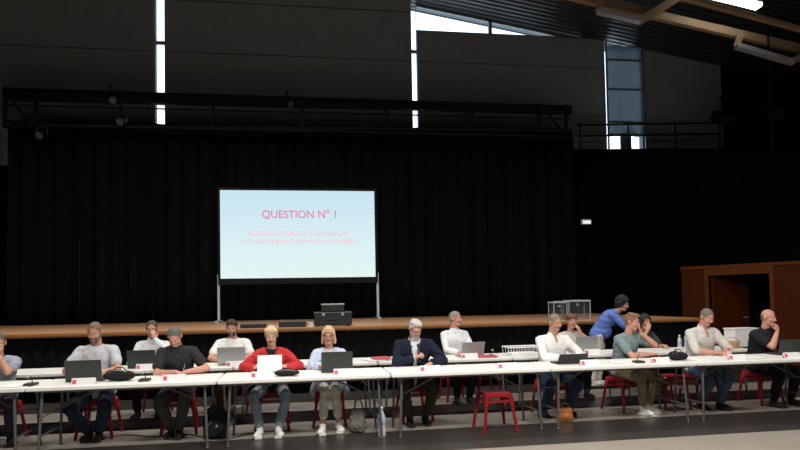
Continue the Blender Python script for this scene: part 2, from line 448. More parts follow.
# ------------------------------------------------------------------ gallery bridge
YG = 14.85
br = empty('lighting_bridge', (0, YG, 0))
tag(br, 'black steel lighting bridge spanning above the stage backdrop curtain', 'lighting bridge')
def G(x, y): p = at(x, y, YG); return Vector((p.x, 0, p.z))
XA, XB_ = 4, 571
def ly(x, y0, y1): return y0 + (y1 - y0) * (x - XA) / (XB_ - XA)
for (y0, y1, w, h) in ((89, 107, .06, .06), (96, 110, .12, .20), (105, 119, .03, .03), (126, 131, .10, .08)):
    MB().beam(G(XA, y0), G(XB_, y1), w, h).build('chord', M_blacksteel, br)
for x in (5, 36, 121, 213, 302, 387, 467, 539, 566):
    MB().beam(G(x, ly(x, 87, 105)), G(x, ly(x, 128, 134)), .07, .07).build('post', M_blacksteel, br)
for (xa, xb) in ((8, 34), (545, 562), (474, 470)):
    MB().beam(G(xa, ly(xa, 96, 110)), G(xb, ly(xb, 126, 131)), .05, .05).build('brace', M_blacksteel, br)
MB().box(((G(XA, 128).x + G(XB_, 128).x) / 2, .10, G(300, 128).z - .1), (G(XB_, 128).x - G(XA, 128).x, .45, .05)).build('deck', M_blacksteel, br)
# handrail on top of the wing block
hr = empty('handrail', (0, 15.6, 0)); tag(hr, 'black handrail on the roof of the low block right of the stage', 'handrail')
YH = 15.9
for py in (124, 135):
    a = at(577, py + 1, YH); b = at(722, py - 1, YH); MB().cyl((a.x, .3, a.z), (b.x, .3, b.z), .025).build('rail', M_blacksteel, hr)
for px in (580, 628, 675, 719):
    a = at(px, 123, YH); MB().cyl((a.x, .3, Z1 - .3), (a.x, .3, a.z), .022).build('post', M_blacksteel, hr)

# spotlights
def spot_proto():
    r = empty('stage_spotlight')
    bo = MB(); bo.cyl((0, .16, 0), (0, -.12, 0), .10, .11, 20).cyl((0, -.12, 0), (0, -.2, 0), .11, .12, 20); bo.box((0, .1, 0), (.16, .16, .18), bev=.02)
    bo.build('housing', M_blacksteel, r).rotation_euler.x = R(25)
    MB().cyl((0, -.195, 0), (0, -.207, 0), .10, .10, 20).build('lens', mat('spot lens', (.08, .09, .10), .15, .2), r).rotation_euler.x = R(25)
    MB().tube([(-.15, .0, 0), (-.15, 0, .17), (-.08, 0, .22), (.08, 0, .22), (.15, 0, .17), (.15, 0, 0)], .012, 6).build('yoke', M_char, r)
    MB().cyl((0, 0, .2), (0, 0, .34), .02).box((0, 0, .34), (.06, .06, .06)).build('clamp', M_blacksteel, r)
    return r
sp0 = spot_proto()
SPOTS = [(110, 99, YG - .12, 'small black spotlight on the lighting bridge left of the narrow left window', .8),
         (122, 121, YG - .12, 'small black spotlight under the lighting bridge, lower of the two left of the slot window', .8),
         (287, 103, YG - .12, 'small black spotlight clamped on the bridge above the projection screen', .8),
         (42, 134.5, YG - .12, 'small black spotlight hanging at the far left end of the bridge', .8),
         (723, 118, 14.6, 'dark stage spotlight right of the curtained window, left of the pair', 1.6),
         (770, 112, 14.4, 'dark stage spotlight near the right edge, right one of the pair', 1.6),
         (774, 186, 12.5, 'dark round spotlight on the black wall above the brown doorway', 1.3)]
for i, (px, py, Y, lab, s) in enumerate(SPOTS):
    o = sp0 if i == 0 else copy_tree(sp0)
    o.location = at(px, py, Y); o.scale = (s, s, s); o.rotation_euler = (0, 0, R((-1) ** i * 20 + 20))
    tag(o, lab, 'spotlight', 'stage spotlights')
# rods carrying the freestanding spots
for (px, py, Y, k) in ((723, 118, 14.6, .50), (770, 112, 14.4, .50), (774, 186, 12.5, .40)):
    p = at(px, py, Y)
    o = MB().cyl((0, 0, 0), (0, 0, roof_z(p.x) - .03 - p.z - k), .02).build('drop_pipe', M_blacksteel, loc=(p.x, p.y, p.z + k))
    tag(o, 'thin black pipe from the roof to the %s' % {723: 'spotlight right of the curtained window', 770: 'spotlight near the right edge', 774: 'round spotlight above the brown doorway'}[px], 'pipe', 'drop pipes')
p = at(586, 222, 15.2)
r = empty('wall_lamp', p); tag(r, 'tiny white emergency lamp glowing on the black wall right of the curtain', 'lamp')
MB().box((0, 0, 0), (.26, .10, .14), bev=.015).build('housing', mat('lamp housing', (.6, .6, .6), .5), r)
MB().box((0, -.052, -.01), (.22, .012, .08)).build('diffuser', emis('small lamp glow', (.8, .9, 1), .8), r)
MB().box((0, .28, .0), (.05, .46, .05)).build('arm', M_blacksteel, r)

# ------------------------------------------------------------------ roof beams and hanging frames on the right
def beamthing(pts, Y, w, h, lab):
    a = at(*pts[0], Y); b = at(*pts[1], Y)
    o = MB().beam(Vector((0, 0, 0)), b - a, w, h, .01).build('roof_beam', M_beam, loc=a)
    tag(o, lab, 'beam'); return o
beamthing(((520, -16), (840, 58)), 12.6, .13, .19, 'long brown glued timber beam crossing the upper right corner')
beamthing(((640, -14), (840, 40)), 11.6, .12, .10, 'thinner timber beam above the bright ceiling lamp at top right')
def hang(pts, Y, lab):
    P = [at(x, y, Y) for x, y in pts]
    r = empty('hanging_frame', P[0]); tag(r, lab, 'frame')
    L = [p - P[0] for p in P]
    MB().beam(L[0], L[1], .10, .10).build('hanger', M_beam, r)
    MB().beam(L[1], L[2], .16, .10).build('crossbar', M_alu, r)
    MB().beam(L[2], L[3], .18, .16).build('diagonal', M_beam, r)
hang(((600, 0), (598, 11), (640, 21), (684, -6)), 12.3, 'grey crossbar frame hung left from the timber beam at the top')
hang(((741, 33), (737, 46), (791, 62), (822, 46)), 12.3, 'grey crossbar frame hung under the beam at the right edge')
a = at(698, -9, 11.9); b = at(759, 6, 11.9)
r = empty('ceiling_lamp', a); tag(r, 'bright white tube lamp on the roof beams at top right', 'lamp')
d = b - a
MB().beam(Vector((0, .02, .07)), d + Vector((0, .02, .07)), .26, .08).build('housing', mat('lamp housing', (.6, .6, .6), .5), r)
MB().beam(Vector((0, 0, 0)), d, .20, .10).build('diffuser', emis('tube glow', (1, .98, .92), 6), r)
MB().cyl(d * .3 + Vector((0, .02, .1)), d * .3 + Vector((0, .02, 1.6)), .01).cyl(d * .8 + Vector((0, .02, .1)), d * .8 + Vector((0, .02, 1.6)), .01).build('cable', M_blacksteel, r)

# luminaires over the front of the hall
def hall_lamp(i, x, y, z, lab):
    r = empty('hall_luminaire', (x, y, z)); tag(r, lab, 'lamp', 'luminaires above the hall')
    MB().box((0, 0, .06), (1.6, .6, .08), bev=.01).build('housing', mat('lamp housing', (.6, .6, .6), .5), r)
    MB().box((0, 0, .008), (1.5, .5, .02)).build('diffuser', emis('panel glow', (1, .94, .86), 2), r)
    m = MB()
    for sx in (-.7, .7): m.cyl((sx, 0, .1), (sx, 0, roof_z(x + sx) - z), .006)
    m.build('cable', M_blacksteel, r)
for i, (lx, ly_, lz, p_) in enumerate(HALL_LAMPS):
    hall_lamp(i, lx, ly_, lz + .0, ['panel lamp above the left tables', 'panel lamp above the middle tables', 'panel lamp above the right tables', 'panel lamp farthest right above the hall', 'panel lamp over the left part of the stage edge', 'panel lamp over the middle of the stage edge', 'panel lamp over the right part of the stage edge'][i])
hall_lamp(7, 2, -3, 6.2, 'panel lamp above the rear of the hall')

# ------------------------------------------------------------------ projection screen
YP = 14.7
tl = at(220, 190.5, YP); br_ = at(375.5, 277, YP); trp = at(374.5, 191, YP)
sw = br_.x - tl.x; zt = tl.z - .0; zb = br_.z; zt = (tl.z + trp.z) / 2
sc = empty('projection_screen', ((tl.x + br_.x) / 2, YP, ZST))
tag(sc, 'large lit projection screen on legs showing a question slide', 'screen')
zt -= ZST; zb -= ZST; zb = (zb + at(220, 278.5, YP).z - ZST) / 2
def screen_mat():
    m = bpy.data.materials.new('projected slide'); m.use_nodes = True; nt = m.node_tree; b = nt.nodes['Principled BSDF']
    b.inputs['Base Color'].default_value = (.03, .03, .03, 1); b.inputs['Roughness'].default_value = .9
    tc = nt.nodes.new('ShaderNodeTexCoord'); sp = nt.nodes.new('ShaderNodeSeparateXYZ'); nt.links.new(tc.outputs['Generated'], sp.inputs[0])
    ramp = nt.nodes.new('ShaderNodeValToRGB'); e = ramp.color_ramp.elements
    e[0].color = (.84, .98, .98, 1); e[0].position = 0; e[1].color = (.62, .84, .97, 1); e[1].position = .95
    x = e.new(.35); x.color = (.76, .95, .98, 1)
    nt.links.new(sp.outputs[2], ramp.inputs[0]); nt.links.new(ramp.outputs[0], b.inputs['Emission Color']); b.inputs['Emission Strength'].default_value = .9
    return m
MB().box((0, 0, (zt + zb) / 2), (sw, .02, zt - zb)).build('slide', screen_mat(), sc)
fr = MB(); t = .055
fr.box((0, .005, zt + t / 2), (sw + 2 * t, .05, t)); fr.box((0, .005, zb - t * 1.3), (sw + 2 * t, .05, t * 2.6))
for sx in (-1, 1): fr.box((sx * (sw / 2 + t / 2), .005, (zt + zb) / 2), (t, .05, zt - zb))
fr.build('border', M_blacksteel, sc)
for sx in (-1, 1):
    o = MB().box((sx * (sw / 2 + .055), .05, (zb + .1) / 2), (.055, .03, zb + .1)).build('leg', M_alu, sc)
    MB().box((sx * (sw / 2 + .055), .05, .02), (.07, .8, .04), bev=.006).build('foot', M_alu, o)
    MB().beam((sx * (sw / 2 + .055), .07, .9), (sx * (sw / 2 + .055), .40, .05), .03, .03).build('brace', M_blacksteel, o)
M_pink = emis('pink slide lettering', (.68, .20, .36), .62)
M_pink2 = emis('pale pink slide lettering', (.80, .40, .56), .66)
def txt(body, size, x, z, width, parent, m, name='slide_text', y=-.016, bold=0):
    c = bpy.data.curves.new('t', 'FONT'); c.body = body; c.size = size; c.align_x = 'CENTER'; c.extrude = .001; c.offset = bold
    o = bpy.data.objects.new('t', c); COL.objects.link(o)
    dg = bpy.context.evaluated_depsgraph_get(); dg.update()
    me = bpy.data.meshes.new_from_object(o.evaluated_get(dg)); bpy.data.objects.remove(o)
    xs = [v.co.x for v in me.vertices]; k = width / (max(xs) - min(xs)); cx = (max(xs) + min(xs)) / 2
    me.transform(Matrix.Translation((x, y, z)) @ Matrix.Rotation(R(90), 4, 'X') @ Matrix.Scale(k, 4, (1, 0, 0)) @ Matrix.Translation((-cx, 0, 0)))
    return link(name, me, m, parent)
def sx_(px): return at(px, 215, YP).x - sc.location.x
def sz_(px, py): return at(px, py, YP).z - ZST
txt('QUESTION N° 1', .26, (sx_(262) + sx_(336)) / 2, sz_(298, 218), sx_(336) - sx_(262), sc, M_pink, bold=.003)
txt('INSTALLATION DE NOUVEAUX', .15, (sx_(248) + sx_(348)) / 2, sz_(298, 235.8), sx_(348) - sx_(248), sc, M_pink2)
txt('CONSEILLERS COMMUNAUTAIRES', .15, (sx_(241) + sx_(356)) / 2, sz_(298, 243.6), sx_(356) - sx_(241), sc, M_pink2)

# ------------------------------------------------------------------ tables
def rowy(X, Y): return Y + .017 * (X - 1)
RZ = math.atan(.017)
TL, TW = 1.925, .74
def table_proto():
    r = empty('folding_table')
    m = MB(); m.box((0, 0, .7275), (TL, TW, .045), bev=.014, seg=3); m.build('tabletop', M_white, r)
    for sx in (-1, 1):
        for sy in (-1, 1):
            m = MB(); x0 = sx * (TL / 2 - .13); x1 = sx * (TL / 2 - .10)
            m.cyl((x0, sy * .27, .705), (x1, sy * .30, .012), .015, .015); m.ell((x1, sy * .30, .014), (.02, .02, .014))
            m.build('leg', M_steel, r)
        MB().cyl((sx * (TL / 2 - .115), -.29, .22), (sx * (TL / 2 - .115), .29, .22), .011).build('crossbar', M_steel, r)
        MB().cyl((sx * (TL / 2 - .13), -.27, .685), (sx * (TL / 2 - .13), .27, .685), .012).build('hinge_bar', M_steel, r)
        m = MB(); m.cyl((sx * (TL / 2 - .18), 0, .45), (sx * .28, 0, .70), .010)
        m.tube([(sx * (TL / 2 - .122), -.285, .42), (sx * (TL / 2 - .2), 0, .46), (sx * (TL / 2 - .122), .285, .42)], .009, 8)
        m.build('brace', M_steel, r)
    for sy in (-1, 1): MB().box((0, sy * (TW / 2 - .06), .695), (TL - .15, .03, .022)).build('rail', M_steel, r)
    return r
YN1, YN2 = 6.88, 8.27
tp = table_proto()
JN = [-4.96, -3.02, -1.08, .86, 2.80, 4.74, 6.68]
F_LAB = ['front row white folding table at the left edge of the photo', 'front row white table before the man in pale grey tee behind a black laptop',
         'front row white table before the woman in the red jacket', 'front row white table before the man in the navy jacket with microphone',
         'front row white table before the man in teal tee and khaki trousers', 'front row white table at right before the man in black tee']
B_LAB = ['back row white folding table at the left edge', 'back row white table behind the man in pale grey tee', 'back row white table with grey laptop of the bearded man in white tee',
         'back row white table behind the man in the navy jacket', 'back row white table beside the bending woman in blue', 'back row white table at the far right behind the man in cream shirt']
first = True
for (Y, labs, grp, zs) in ((YN1, F_LAB, 'front row folding tables', 1), (YN2, B_LAB, 'back row folding tables', 1)):
    for i, lab in enumerate(labs):
        o = tp if first else copy_tree(tp); first = False
        X = (JN[i] + JN[i + 1]) / 2
        o.location = (X, rowy(X, Y + TW / 2), 0); o.rotation_euler = (0, 0, RZ)
        tag(o, lab, 'table', grp)
TZ = .751

# ------------------------------------------------------------------ stools
def stool_proto():
    r = empty('stool')
    m = MB(); m.box((0, 0, .452), (.31, .31, .02), bev=.009); 
    for s in (-1, 1): m.box((s * .152, 0, .433), (.012, .30, .05), (0, R(-8) * s, 0), bev=.004); m.box((0, s * .152, .433), (.30, .012, .05), (R(8) * s, 0, 0), bev=.004)
    m.build('seat', M_red, r)
    for sx in (-1, 1):
        for sy in (-1, 1):
            m = MB(); a = Vector((sx * .145, sy * .145, .45)); b = Vector((sx * .205, sy * .205, .012))
            m.beam(a, b, .034, .034, .008); m.beam(a, a + (b - a) * .35, .052, .045, .01)
            m.ell((b.x, b.y, .012), (.022, .022, .012)); m.build('leg', M_red, r)
    m = MB()
    for s in (-1, 1): m.box((0, s * .166, .36), (.31, .006, .028)); m.box((s * .166, 0, .36), (.006, .31, .028))
    m.build('apron_bar', M_red, r)
    return r
st0 = stool_proto(); st_used = [False]
def stool(X, Y, lab, rz=0, grp='red metal stools'):
    o = st0 if not st_used[0] else copy_tree(st0); st_used[0] = True
    o.location = (X, Y, 0); o.rotation_euler = (0, 0, rz); tag(o, lab, 'stool', grp); return o

# ------------------------------------------------------------------ people
def ik(a, b, l1, l2, hint):
    a = Vector(a); b = Vector(b); d = b - a; L = d.length
    if L > (l1 + l2) * .995: b = a + d * ((l1 + l2) * .995 / L); d = b - a; L = d.length
    x = (l1 * l1 - l2 * l2 + L * L) / (2 * L); h = math.sqrt(max(0, l1 * l1 - x * x)); u = d / L
    hn = Vector(hint); hn = (hn - u * hn.dot(u)).normalized()
    return a + u * x + hn * h, b
def skin(tone): 
    return {'light': mat('light skin', (.58, .33, .24), .5, 0, .08, 12), 'tan': mat('tanned skin', (.50, .26, .17), .5, 0, .08, 12), 'ruddy': mat('ruddy skin', (.56, .27, .20), .5, 0, .1, 12)}[tone]
M_eye = mat('eye white', (.75, .73, .7), .2); M_pupil = mat('dark iris', (.02, .015, .01), .2); M_lips = mat('lips', (.42, .14, .12), .5)
M_shoe_w = fab('white trainer', (.72, .72, .70)); M_shoe_b = fab('black shoe', (.02, .02, .02)); M_shoe_br = fab('brown shoe', (.07, .04, .025)); M_sole = mat('shoe sole', (.6, .6, .58), .7)

def person(loc, rz, lab, grp=None, top=1.36, lean=14, side=0, hp=15, hy=0, hr=0, handL=None, handR=None, fdL=None, fdR=None, pnL=None, pnR=None,
           curlL=22, curlR=22, hintL=(.5, .3, -.6), hintR=(-.5, .3, -.6), feet=((.14, -.34), (-.14, -.34)), knees=None, stand=False,
           female=False, tone='light', hair=('short', (.25, .24, .23)), shirt=(.7, .7, .7), sleeve='short', trousers=(.05, .06, .09), shoes='black',
           jacket=None, glasses=False, beard=None, neck='round', shirt_name='shirt', vopen=.0, hem=-.02, width=1.0, trouser_cuff=.10, lod=1, bright=1):
    root = empty('person', loc, rz); tag(root, lab, 'person', grp)
    sk = skin(tone)
    K = .92 if female else 1.0; K *= width
    hipz = .555 if not stand else .93
    # spine
    def spine(ts):
        pts = [Vector((0, 0, hipz))]; dirs = []
        seg = [.12, .14, .13, .10]
        for i, l in enumerate(seg):
            a = R(lean) * (.65, .85, 1.1, 1.25)[i]; s_ = R(side)
            dd = Vector((math.sin(s_), -math.sin(a) * math.cos(s_), math.cos(a) * math.cos(s_))).normalized()
            dirs.append(dd); pts.append(pts[-1] + dd * l * ts)
        a = R(lean * .9 + hp * .25); nd = Vector((math.sin(R(side)) * .8, -math.sin(a), math.cos(a))).normalized()
        hcz = pts[-1] + nd * .11
        Rh = Matrix.Rotation(R(hy), 3, 'Z') @ Matrix.Rotation(R(hp), 3, 'X') @ Matrix.Rotation(R(hr), 3, 'Y')
        hc = hcz + Rh @ Vector((0, -.015, .085))
        return pts, dirs, hcz, hc, Rh, nd
    lo, hi = .6, 1.5
    for _ in range(18):
        ts = (lo + hi) / 2; z = spine(ts)[3].z + .122
        if z < top: lo = ts
        else: hi = ts
    P, D, nb, hc, Rh, nd = spine(ts)
    SH = P[4]; sd = D[-1]
    xa = Vector((1, 0, 0)); 
    sxa = (xa - sd * xa.dot(sd)).normalized(); fwd = sd.cross(sxa).normalized()
    if fwd.y > 0: fwd = -fwd
    sw = .175 * K
    shL = SH + sxa * sw - sd * .058; shR = SH - sxa * sw - sd * .058
    la, lf = .285, .25
    if female: la, lf = .265, .235
    handL = Vector(handL or (.12, -.42, .79)); handR = Vector(handR or (-.12, -.42, .79))
    elL, wrL = ik(shL, handL, la, lf, hintL); elR, wrR = ik(shR, handR, la, lf, hintR)
    # legs
    hj = .095 * K
    legs = []
    for i, s in enumerate((1, -1)):
        h = Vector((s * hj, -.02, hipz - .015)); an = Vector((feet[i][0], feet[i][1], .085 + (feet[i][2] if len(feet[i]) > 2 else 0)))
        if stand: hint = (0, -1, .1)
        else: hint = (s * .15 if knees is None else knees[i], -1, .9)
        tl_ = .42 if not female else .40
        kn, an = ik(h, an, tl_, tl_, hint); legs.append((h, kn, an, s))
    # --- torso rings
    def torso(mb, g, z_to=1.0, female=female):
        R_ = []
        prof = [(-.09, .13, .09), (-.05, .165, .115), (0, .172, .122), (.12, .150, .110), (.26, .162, .118), (.36, .178, .122), (.425, .160, .104), (.465, .112, .080), (.50, .070, .062)]
        tot = [0, .12, .26, .39, .49]
        for (u, rx, ry) in prof:
            uu = u
            if uu <= 0: c = P[0] + D[0] * uu; dd = D[0]
            else:
                j = 0
                while j < 3 and uu > tot[j + 1]: j += 1
                f = (uu - tot[j]) / (tot[j + 1] - tot[j]); c = P[j] + (P[j + 1] - P[j]) * f; dd = D[j] if f > .5 or j == 0 else (D[j] + D[j - 1]).normalized()
            x_ = (xa - dd * xa.dot(dd)).normalized(); y_ = dd.cross(x_)
            R_.append((c, x_, y_, rx * K + g, ry * (K if K > 1 else 1) + g))
        mb.loft(R_)
        if female:
            for s in (-1, 1): mb.ell(P[2] + (P[3] - P[2]) * .75 + fwd * .085 + sxa * s * .07, (.058 + g * .6,) * 3)
        if width > 1.05: mb.ell(P[1] + fwd * .06 * width, (.14 * width + g, .12 * width + g, .13 + g))
    def arms(mb, g, f=1.0, cuff=0, ff=1):
        for (s, e, w, sg) in ((shL, elL, wrL, 1), (shR, elR, wrR, -1)):
            if f < 1:
                e2 = s + (e - s) * f; mb.caps(s, e2, .054 * K + g, .046 * K + g + cuff)
            else:
                mb.caps(s, e, .052 * K + g, .040 * K + g); mb.caps(e, e + (w - e) * .3, .041 * K + g, .042 * K + g)
                mb.caps(e + (w - e) * .3, e + (w - e) * ff, .042 * K + g, .026 + g)
            mb.caps(SH - sd * .035 + sxa * sg * .05, s, .052 + g, .054 * K + g)
    # --- body
    b = MB(); torso(b, -.004); arms(b, 0)
    b.caps(SH - sd * .02, nb + nd * .06, .058 * K, .052 * K)
    for (h, kn, an, s) in legs:
        b.caps(h, kn, .070 * K, .048 * K); b.caps(kn, kn + (an - kn) * .35, .048 * K, .050 * K); b.caps(kn + (an - kn) * .35, an, .050 * K, .032)
        b.caps(an, an - Vector((0, -.02, .038)), .030, .026); b.caps(an - Vector((0, -.02, .040)), an + Vector((s * .024, -.115, -.052)), .024, .019)
    # hands
    for (w, e, fd, pn, curl, sg) in ((wrL, elL, fdL, pnL, curlL, 1), (wrR, elR, fdR, pnR, curlR, -1)):
        fdv = Vector(fd).normalized() if fd else (w - e).normalized() * .6 + Vector((-sg * .1, -.5, -.05)); fdv.normalize()
        n = Vector(pn) if pn else Vector((0, 0, -1)); n = (n - fdv * n.dot(fdv)).normalized()
        lat = fdv.cross(n).normalized()                         # toward thumb or little finger
        if pn is None and lat.x * sg > 0: lat = -lat             # thumb inward when palm is down
        elif pn is not None and lat.z < 0: lat = -lat
        M3 = Matrix((lat, fdv, n)).transposed()
        c = w + fdv * .052
        b.ell(c, (.040, .054, .016), M3); b.ell(w + fdv * .075, (.038, .024, .014), M3); b.caps(w - fdv * .01, w + fdv * .03, .026, .024)
        for q, (off, L, dl_) in enumerate(((.030, .072, .090), (.010, .080, .096), (-.010, .074, .093), (-.029, .058, .084))):
            p = w + fdv * (dl_ - .01) + lat * off; ang = R(curl * .6); dcur = fdv
            for k, fr_ in enumerate((.45, .32, .23)):
                dcur = (fdv * math.cos(ang) + n * math.sin(ang) + lat * off * 1.5).normalized(); p2 = p + dcur * L * fr_
                b.caps(p, p2, .0098 - k * .0007, .0092 - k * .0007, 8); p = p2; ang += R(curl)
        p = w + fdv * .03 + lat * .028; td = (fdv * .6 + lat * .7 + n * .35).normalized(); p2 = p + td * .04
        b.caps(p, p2, .0135, .011, 8); td2 = (fdv * .85 + lat * .25 + n * .35).normalized(); b.caps(p2, p2 + td2 * .03, .011, .0095, 8)
    # head
    H = lambda x, y, z: hc + Rh @ Vector((x, y, z))
    fk = .94 if female else 1
    b.ell(H(0, .014, .032), (.074 * fk, .094, .086), Rh); b.ell(H(0, -.018, -.028), (.060 * fk, .070, .082), Rh); b.ell(H(0, -.066, -.086), (.026 * fk, .022, .022), Rh)
    b.caps(H(-.042 * fk, .0, -.07), H(-.012, -.062, -.09), .022, .020, 10); b.caps(H(.042 * fk, .0, -.07), H(.012, -.062, -.09), .022, .020, 10)
    b.caps(H(0, -.082, .018), H(0, -.104, -.020), .008, .013, 10); b.ell(H(.011, -.094, -.024), (.009, .011, .008), Rh); b.ell(H(-.011, -.094, -.024), (.009, .011, .008), Rh)
    b.ell(H(0, -.074, .024), (.048, .015, .010), Rh)
    for s in (-1, 1):
        b.ell(H(s * .038, -.066, -.025), (.022, .018, .022), Rh)
        b.ell(H(s * .076 * fk, .010, -.006), (.010, .020, .031), Rh); b.ell(H(s * .083 * fk, .018, .004), (.007, .014, .022), Rh)
    b.caps(nb, H(0, .02, -.04), .052 * K, .055 * K)
    me = remesh(b, .0068, 2, .4)
    link('body', me, sk, root, True)
    for s in (-1, 1):
        ey = MB().ell(H(s * .029, -.0735, .004), (.0125, .009, .0062), Rh, 12, 8).build('eye', M_eye, root, True)
        MB().ell(H(s * .029, -.0808, .004), (.0052, .0030, .0054), Rh, 10, 6).build('iris', M_pupil, ey, True)
        MB().caps(H(s * .015, -.086, .024), H(s * .045, -.076, .025), .0032, .0022, 8).build('eyebrow', fab('brow ' + str(hair[1]), tuple(c * .7 for c in hair[1])), root, True)
    MB().ell(H(0, -.087, -.049), (.023, .007, .0045), Rh).ell(H(0, -.086, -.057), (.019, .007, .0050), Rh).build('lips', M_lips, root, True)
    # hair
    kind, hcol = hair; hm = mat('hair ' + str(hcol), hcol, .65, 0, .35, 60, .6, 90, stretch=(3, .6, 1))
    hb = MB(); sd_ = abs(hash(lab)) % 1000 if False else sum(map(ord, lab)) % 1000
    o_ = {'short': .005, 'fringe': .005, 'full': .009, 'pixie': .011, 'bob': .012, 'long': .012, 'curly': .012}[kind]
    hb.ell(H(0, .014, .032), (.074 * fk + o_, .094 + o_, .086 + o_), Rh); hb.ell(H(0, .035, -.005), (.068 * fk + o_ * .6, .062 + o_, .082 + o_ * .5), Rh)
    for s in (-1, 1): hb.ell(H(s * .063 * fk, -.004, .012), (.012 + o_ * .6, .044, .050), Rh)
    yk = [-.12, -.07, -.045, -.022, -.006, .006, .03, .05, .12]
    zk = [.096, .086, .046, .006, -.018, -.004, .000, -.070, -.090]
    if kind in ('full', 'quiff'):
        hb.ell(H(.012, -.028, .092), (.062, .062, .036), Rh); hb.ell(H(-.02, .01, .096), (.060, .070, .034), Rh)
    if kind == 'pixie':
        hb.ell(H(.025, -.045, .085), (.058, .050, .034), Rh); hb.ell(H(-.035, -.02, .08), (.050, .060, .036), Rh); hb.ell(H(0, .05, .03), (.082, .075, .08), Rh)
        zk = [.056, .052, .030, .010, -.028, -.030, -.02, -.085, -.10]
    if kind in ('bob', 'long'):
        n_s, st_ = (5, .036) if kind == 'bob' else (7, .040)
        for s in (-1, 1):
            for t in range(n_s): hb.ell(H(s * (.070 + .003 * t), .006, .035 - st_ * .8 * t), (.017, .046, .036), Rh)
            hb.caps(H(s * .008, -.068, .092), H(s * .066, -.050, .035), .018, .014)
        for t in range(n_s): hb.ell(H(0, .050, .02 - st_ * .8 * t), (.076, .044, .042), Rh)
    if kind == 'curly':
        rs = random.Random(5)
        hb.ell(H(0, .03, .045), (.092, .10, .092), Rh); hb.ell(H(0, .06, -.03), (.10, .06, .09), Rh)
        for _ in range(130):
            t = rs.uniform(0, 6.28); f = rs.uniform(-.9, 1); c_ = math.sqrt(1 - f * f); y = .03 + .10 * c_ * math.sin(t)
            if y < -.03 and f < .5: continue
            hb.ell(H(.100 * c_ * math.cos(t), y, .03 + .105 * f), (rs.uniform(.018, .028),) * 3, seg=8, rings=6)
    RhT = Rh.transposed()
    def hcut(co):
        l = RhT @ (co - hc)
        if kind in ('bob', 'long', 'curly'):
            return l.y < -.015 and abs(l.x) < .058 * fk and l.z < .060 - 6 * l.x * l.x
        zl = float(np.interp(l.y, yk, zk)) - (5 * l.x * l.x if l.y < -.05 else 0)
        if kind == 'fringe' and (l.z > .030 or l.y < .005): return True
        return l.z < zl
    hme = remesh(hb, .0062, 1, .4, .0009 if kind != 'curly' else .003, hcut, wscale=4, seed=sd_)
    link('hair', hme, hm, root, True)
    if beard:
        bb = MB(); bb.caps(H(-.058 * fk, -.0, -.045), H(-.028, -.060, -.085), .016, .018); bb.caps(H(.058 * fk, -.0, -.045), H(.028, -.060, -.085), .016, .018)
        bb.caps(H(-.028, -.062, -.088), H(.028, -.062, -.088), .024, .024); bb.caps(H(-.026, -.080, -.041), H(.026, -.080, -.041), .0065, .0065)
        bb.caps(H(-.032, -.074, -.045), H(-.03, -.066, -.08), .013, .016); bb.caps(H(.032, -.074, -.045), H(.03, -.066, -.08), .013, .016)
        link('beard', remesh(bb, .0065, 1, .4, .001, wscale=5), mat('beard ' + str(beard), beard, .8, 0, .3, 60, .6, 150), root, True)
    if glasses:
        g = MB()
        for s in (-1, 1):
            g.tube([H(s * .031 + .022 * math.cos(t), -.098 + .004 * abs(math.cos(t)), .004 + .017 * math.sin(t)) for t in [k / 14 * 6.283 for k in range(14)]], .0022, 6, True)
            g.tube([H(s * .053, -.094, .010), H(s * .076, -.04, .012), H(s * .080, .012, .008)], .002, 6)
        g.tube([H(-.009, -.101, .006), H(0, -.104, .009), H(.009, -.101, .006)], .002, 6)
        g.build('glasses', M_key, root, True)
    # clothes
    shm = fab('cloth ' + str(shirt), shirt)
    nc = nb + nd * .0; 
    ncut = .070 if neck == 'round' else .062
    def neckcut(co):
        r_ = co - (SH + sd * .035); ax = r_ - sd * r_.dot(sd); h_ = r_.dot(sd)
        if h_ > -.004 and ax.length < ncut: return True
        if vopen:
            x_ = abs(r_.dot(sxa)); f_ = r_.dot(fwd); 
            if f_ > .02 and h_ < .03 and h_ > -vopen and x_ < .035 * (1 + h_ / vopen) : return True
        return False
    c = MB(); torso(c, .014)
    if sleeve == 'long': arms(c, .012, 1, ff=.97)
    elif sleeve == 'rolled': arms(c, .013, 1, ff=.35) if False else arms(c, .013, .98, .004)
    else: arms(c, .014, .62, .008)
    c.caps(SH - sd * .01, SH + sd * .045, .074 * K, .066 * K)
    if female and not stand: c.ell(P[0] + Vector((0, -.02, -.01)), (.19 * K, .16, .09))
    sh = link(shirt_name, remesh(c, .011, 3, .5, .0012 if jacket else .0028, neckcut, seed=sd_), shm, root, True)
    if neck == 'collar':
        m = MB()
        for s in (-1, 1):
            base = SH + sd * .038
            a = base - fwd * .060; b1 = base + sxa * s * .062 - fwd * .01; b2 = base + sxa * s * .048 + fwd * .052 - sd * .012; b3 = base + sxa * s * .022 + fwd * .085 - sd * .055
            m.tube([a, b1, b2], .013, 8); m.caps(b2, b3, .014, .010, 8)
        m.build('collar', shm, sh, True)
    if jacket:
        jc, vw, jlen = jacket; jm = fab('cloth ' + str(jc), jc)
        def jcut(co):
            if neckcut(co): return True
            r_ = co - (SH + sd * .03); h_ = r_.dot(sd); f_ = r_.dot(fwd); x_ = abs(r_.dot(sxa))
            if f_ > .03 and x_ < vw * max(.25, (1 + h_ / .42)) and x_ < .09: return True
            return r_.length < .085 and h_ > -.02
        c = MB(); torso(c, .030); arms(c, .024, 1, ff=.94); c.caps(SH - sd * .01, SH + sd * .03, .084 * K, .078 * K)
        if jlen: 
            for s in (-1, 1): c.caps(P[0] + sxa * s * .12 + Vector((0, -.02, .02)), P[0] + sxa * s * .20 + Vector((0, -.06, -jlen)), .085, .06)
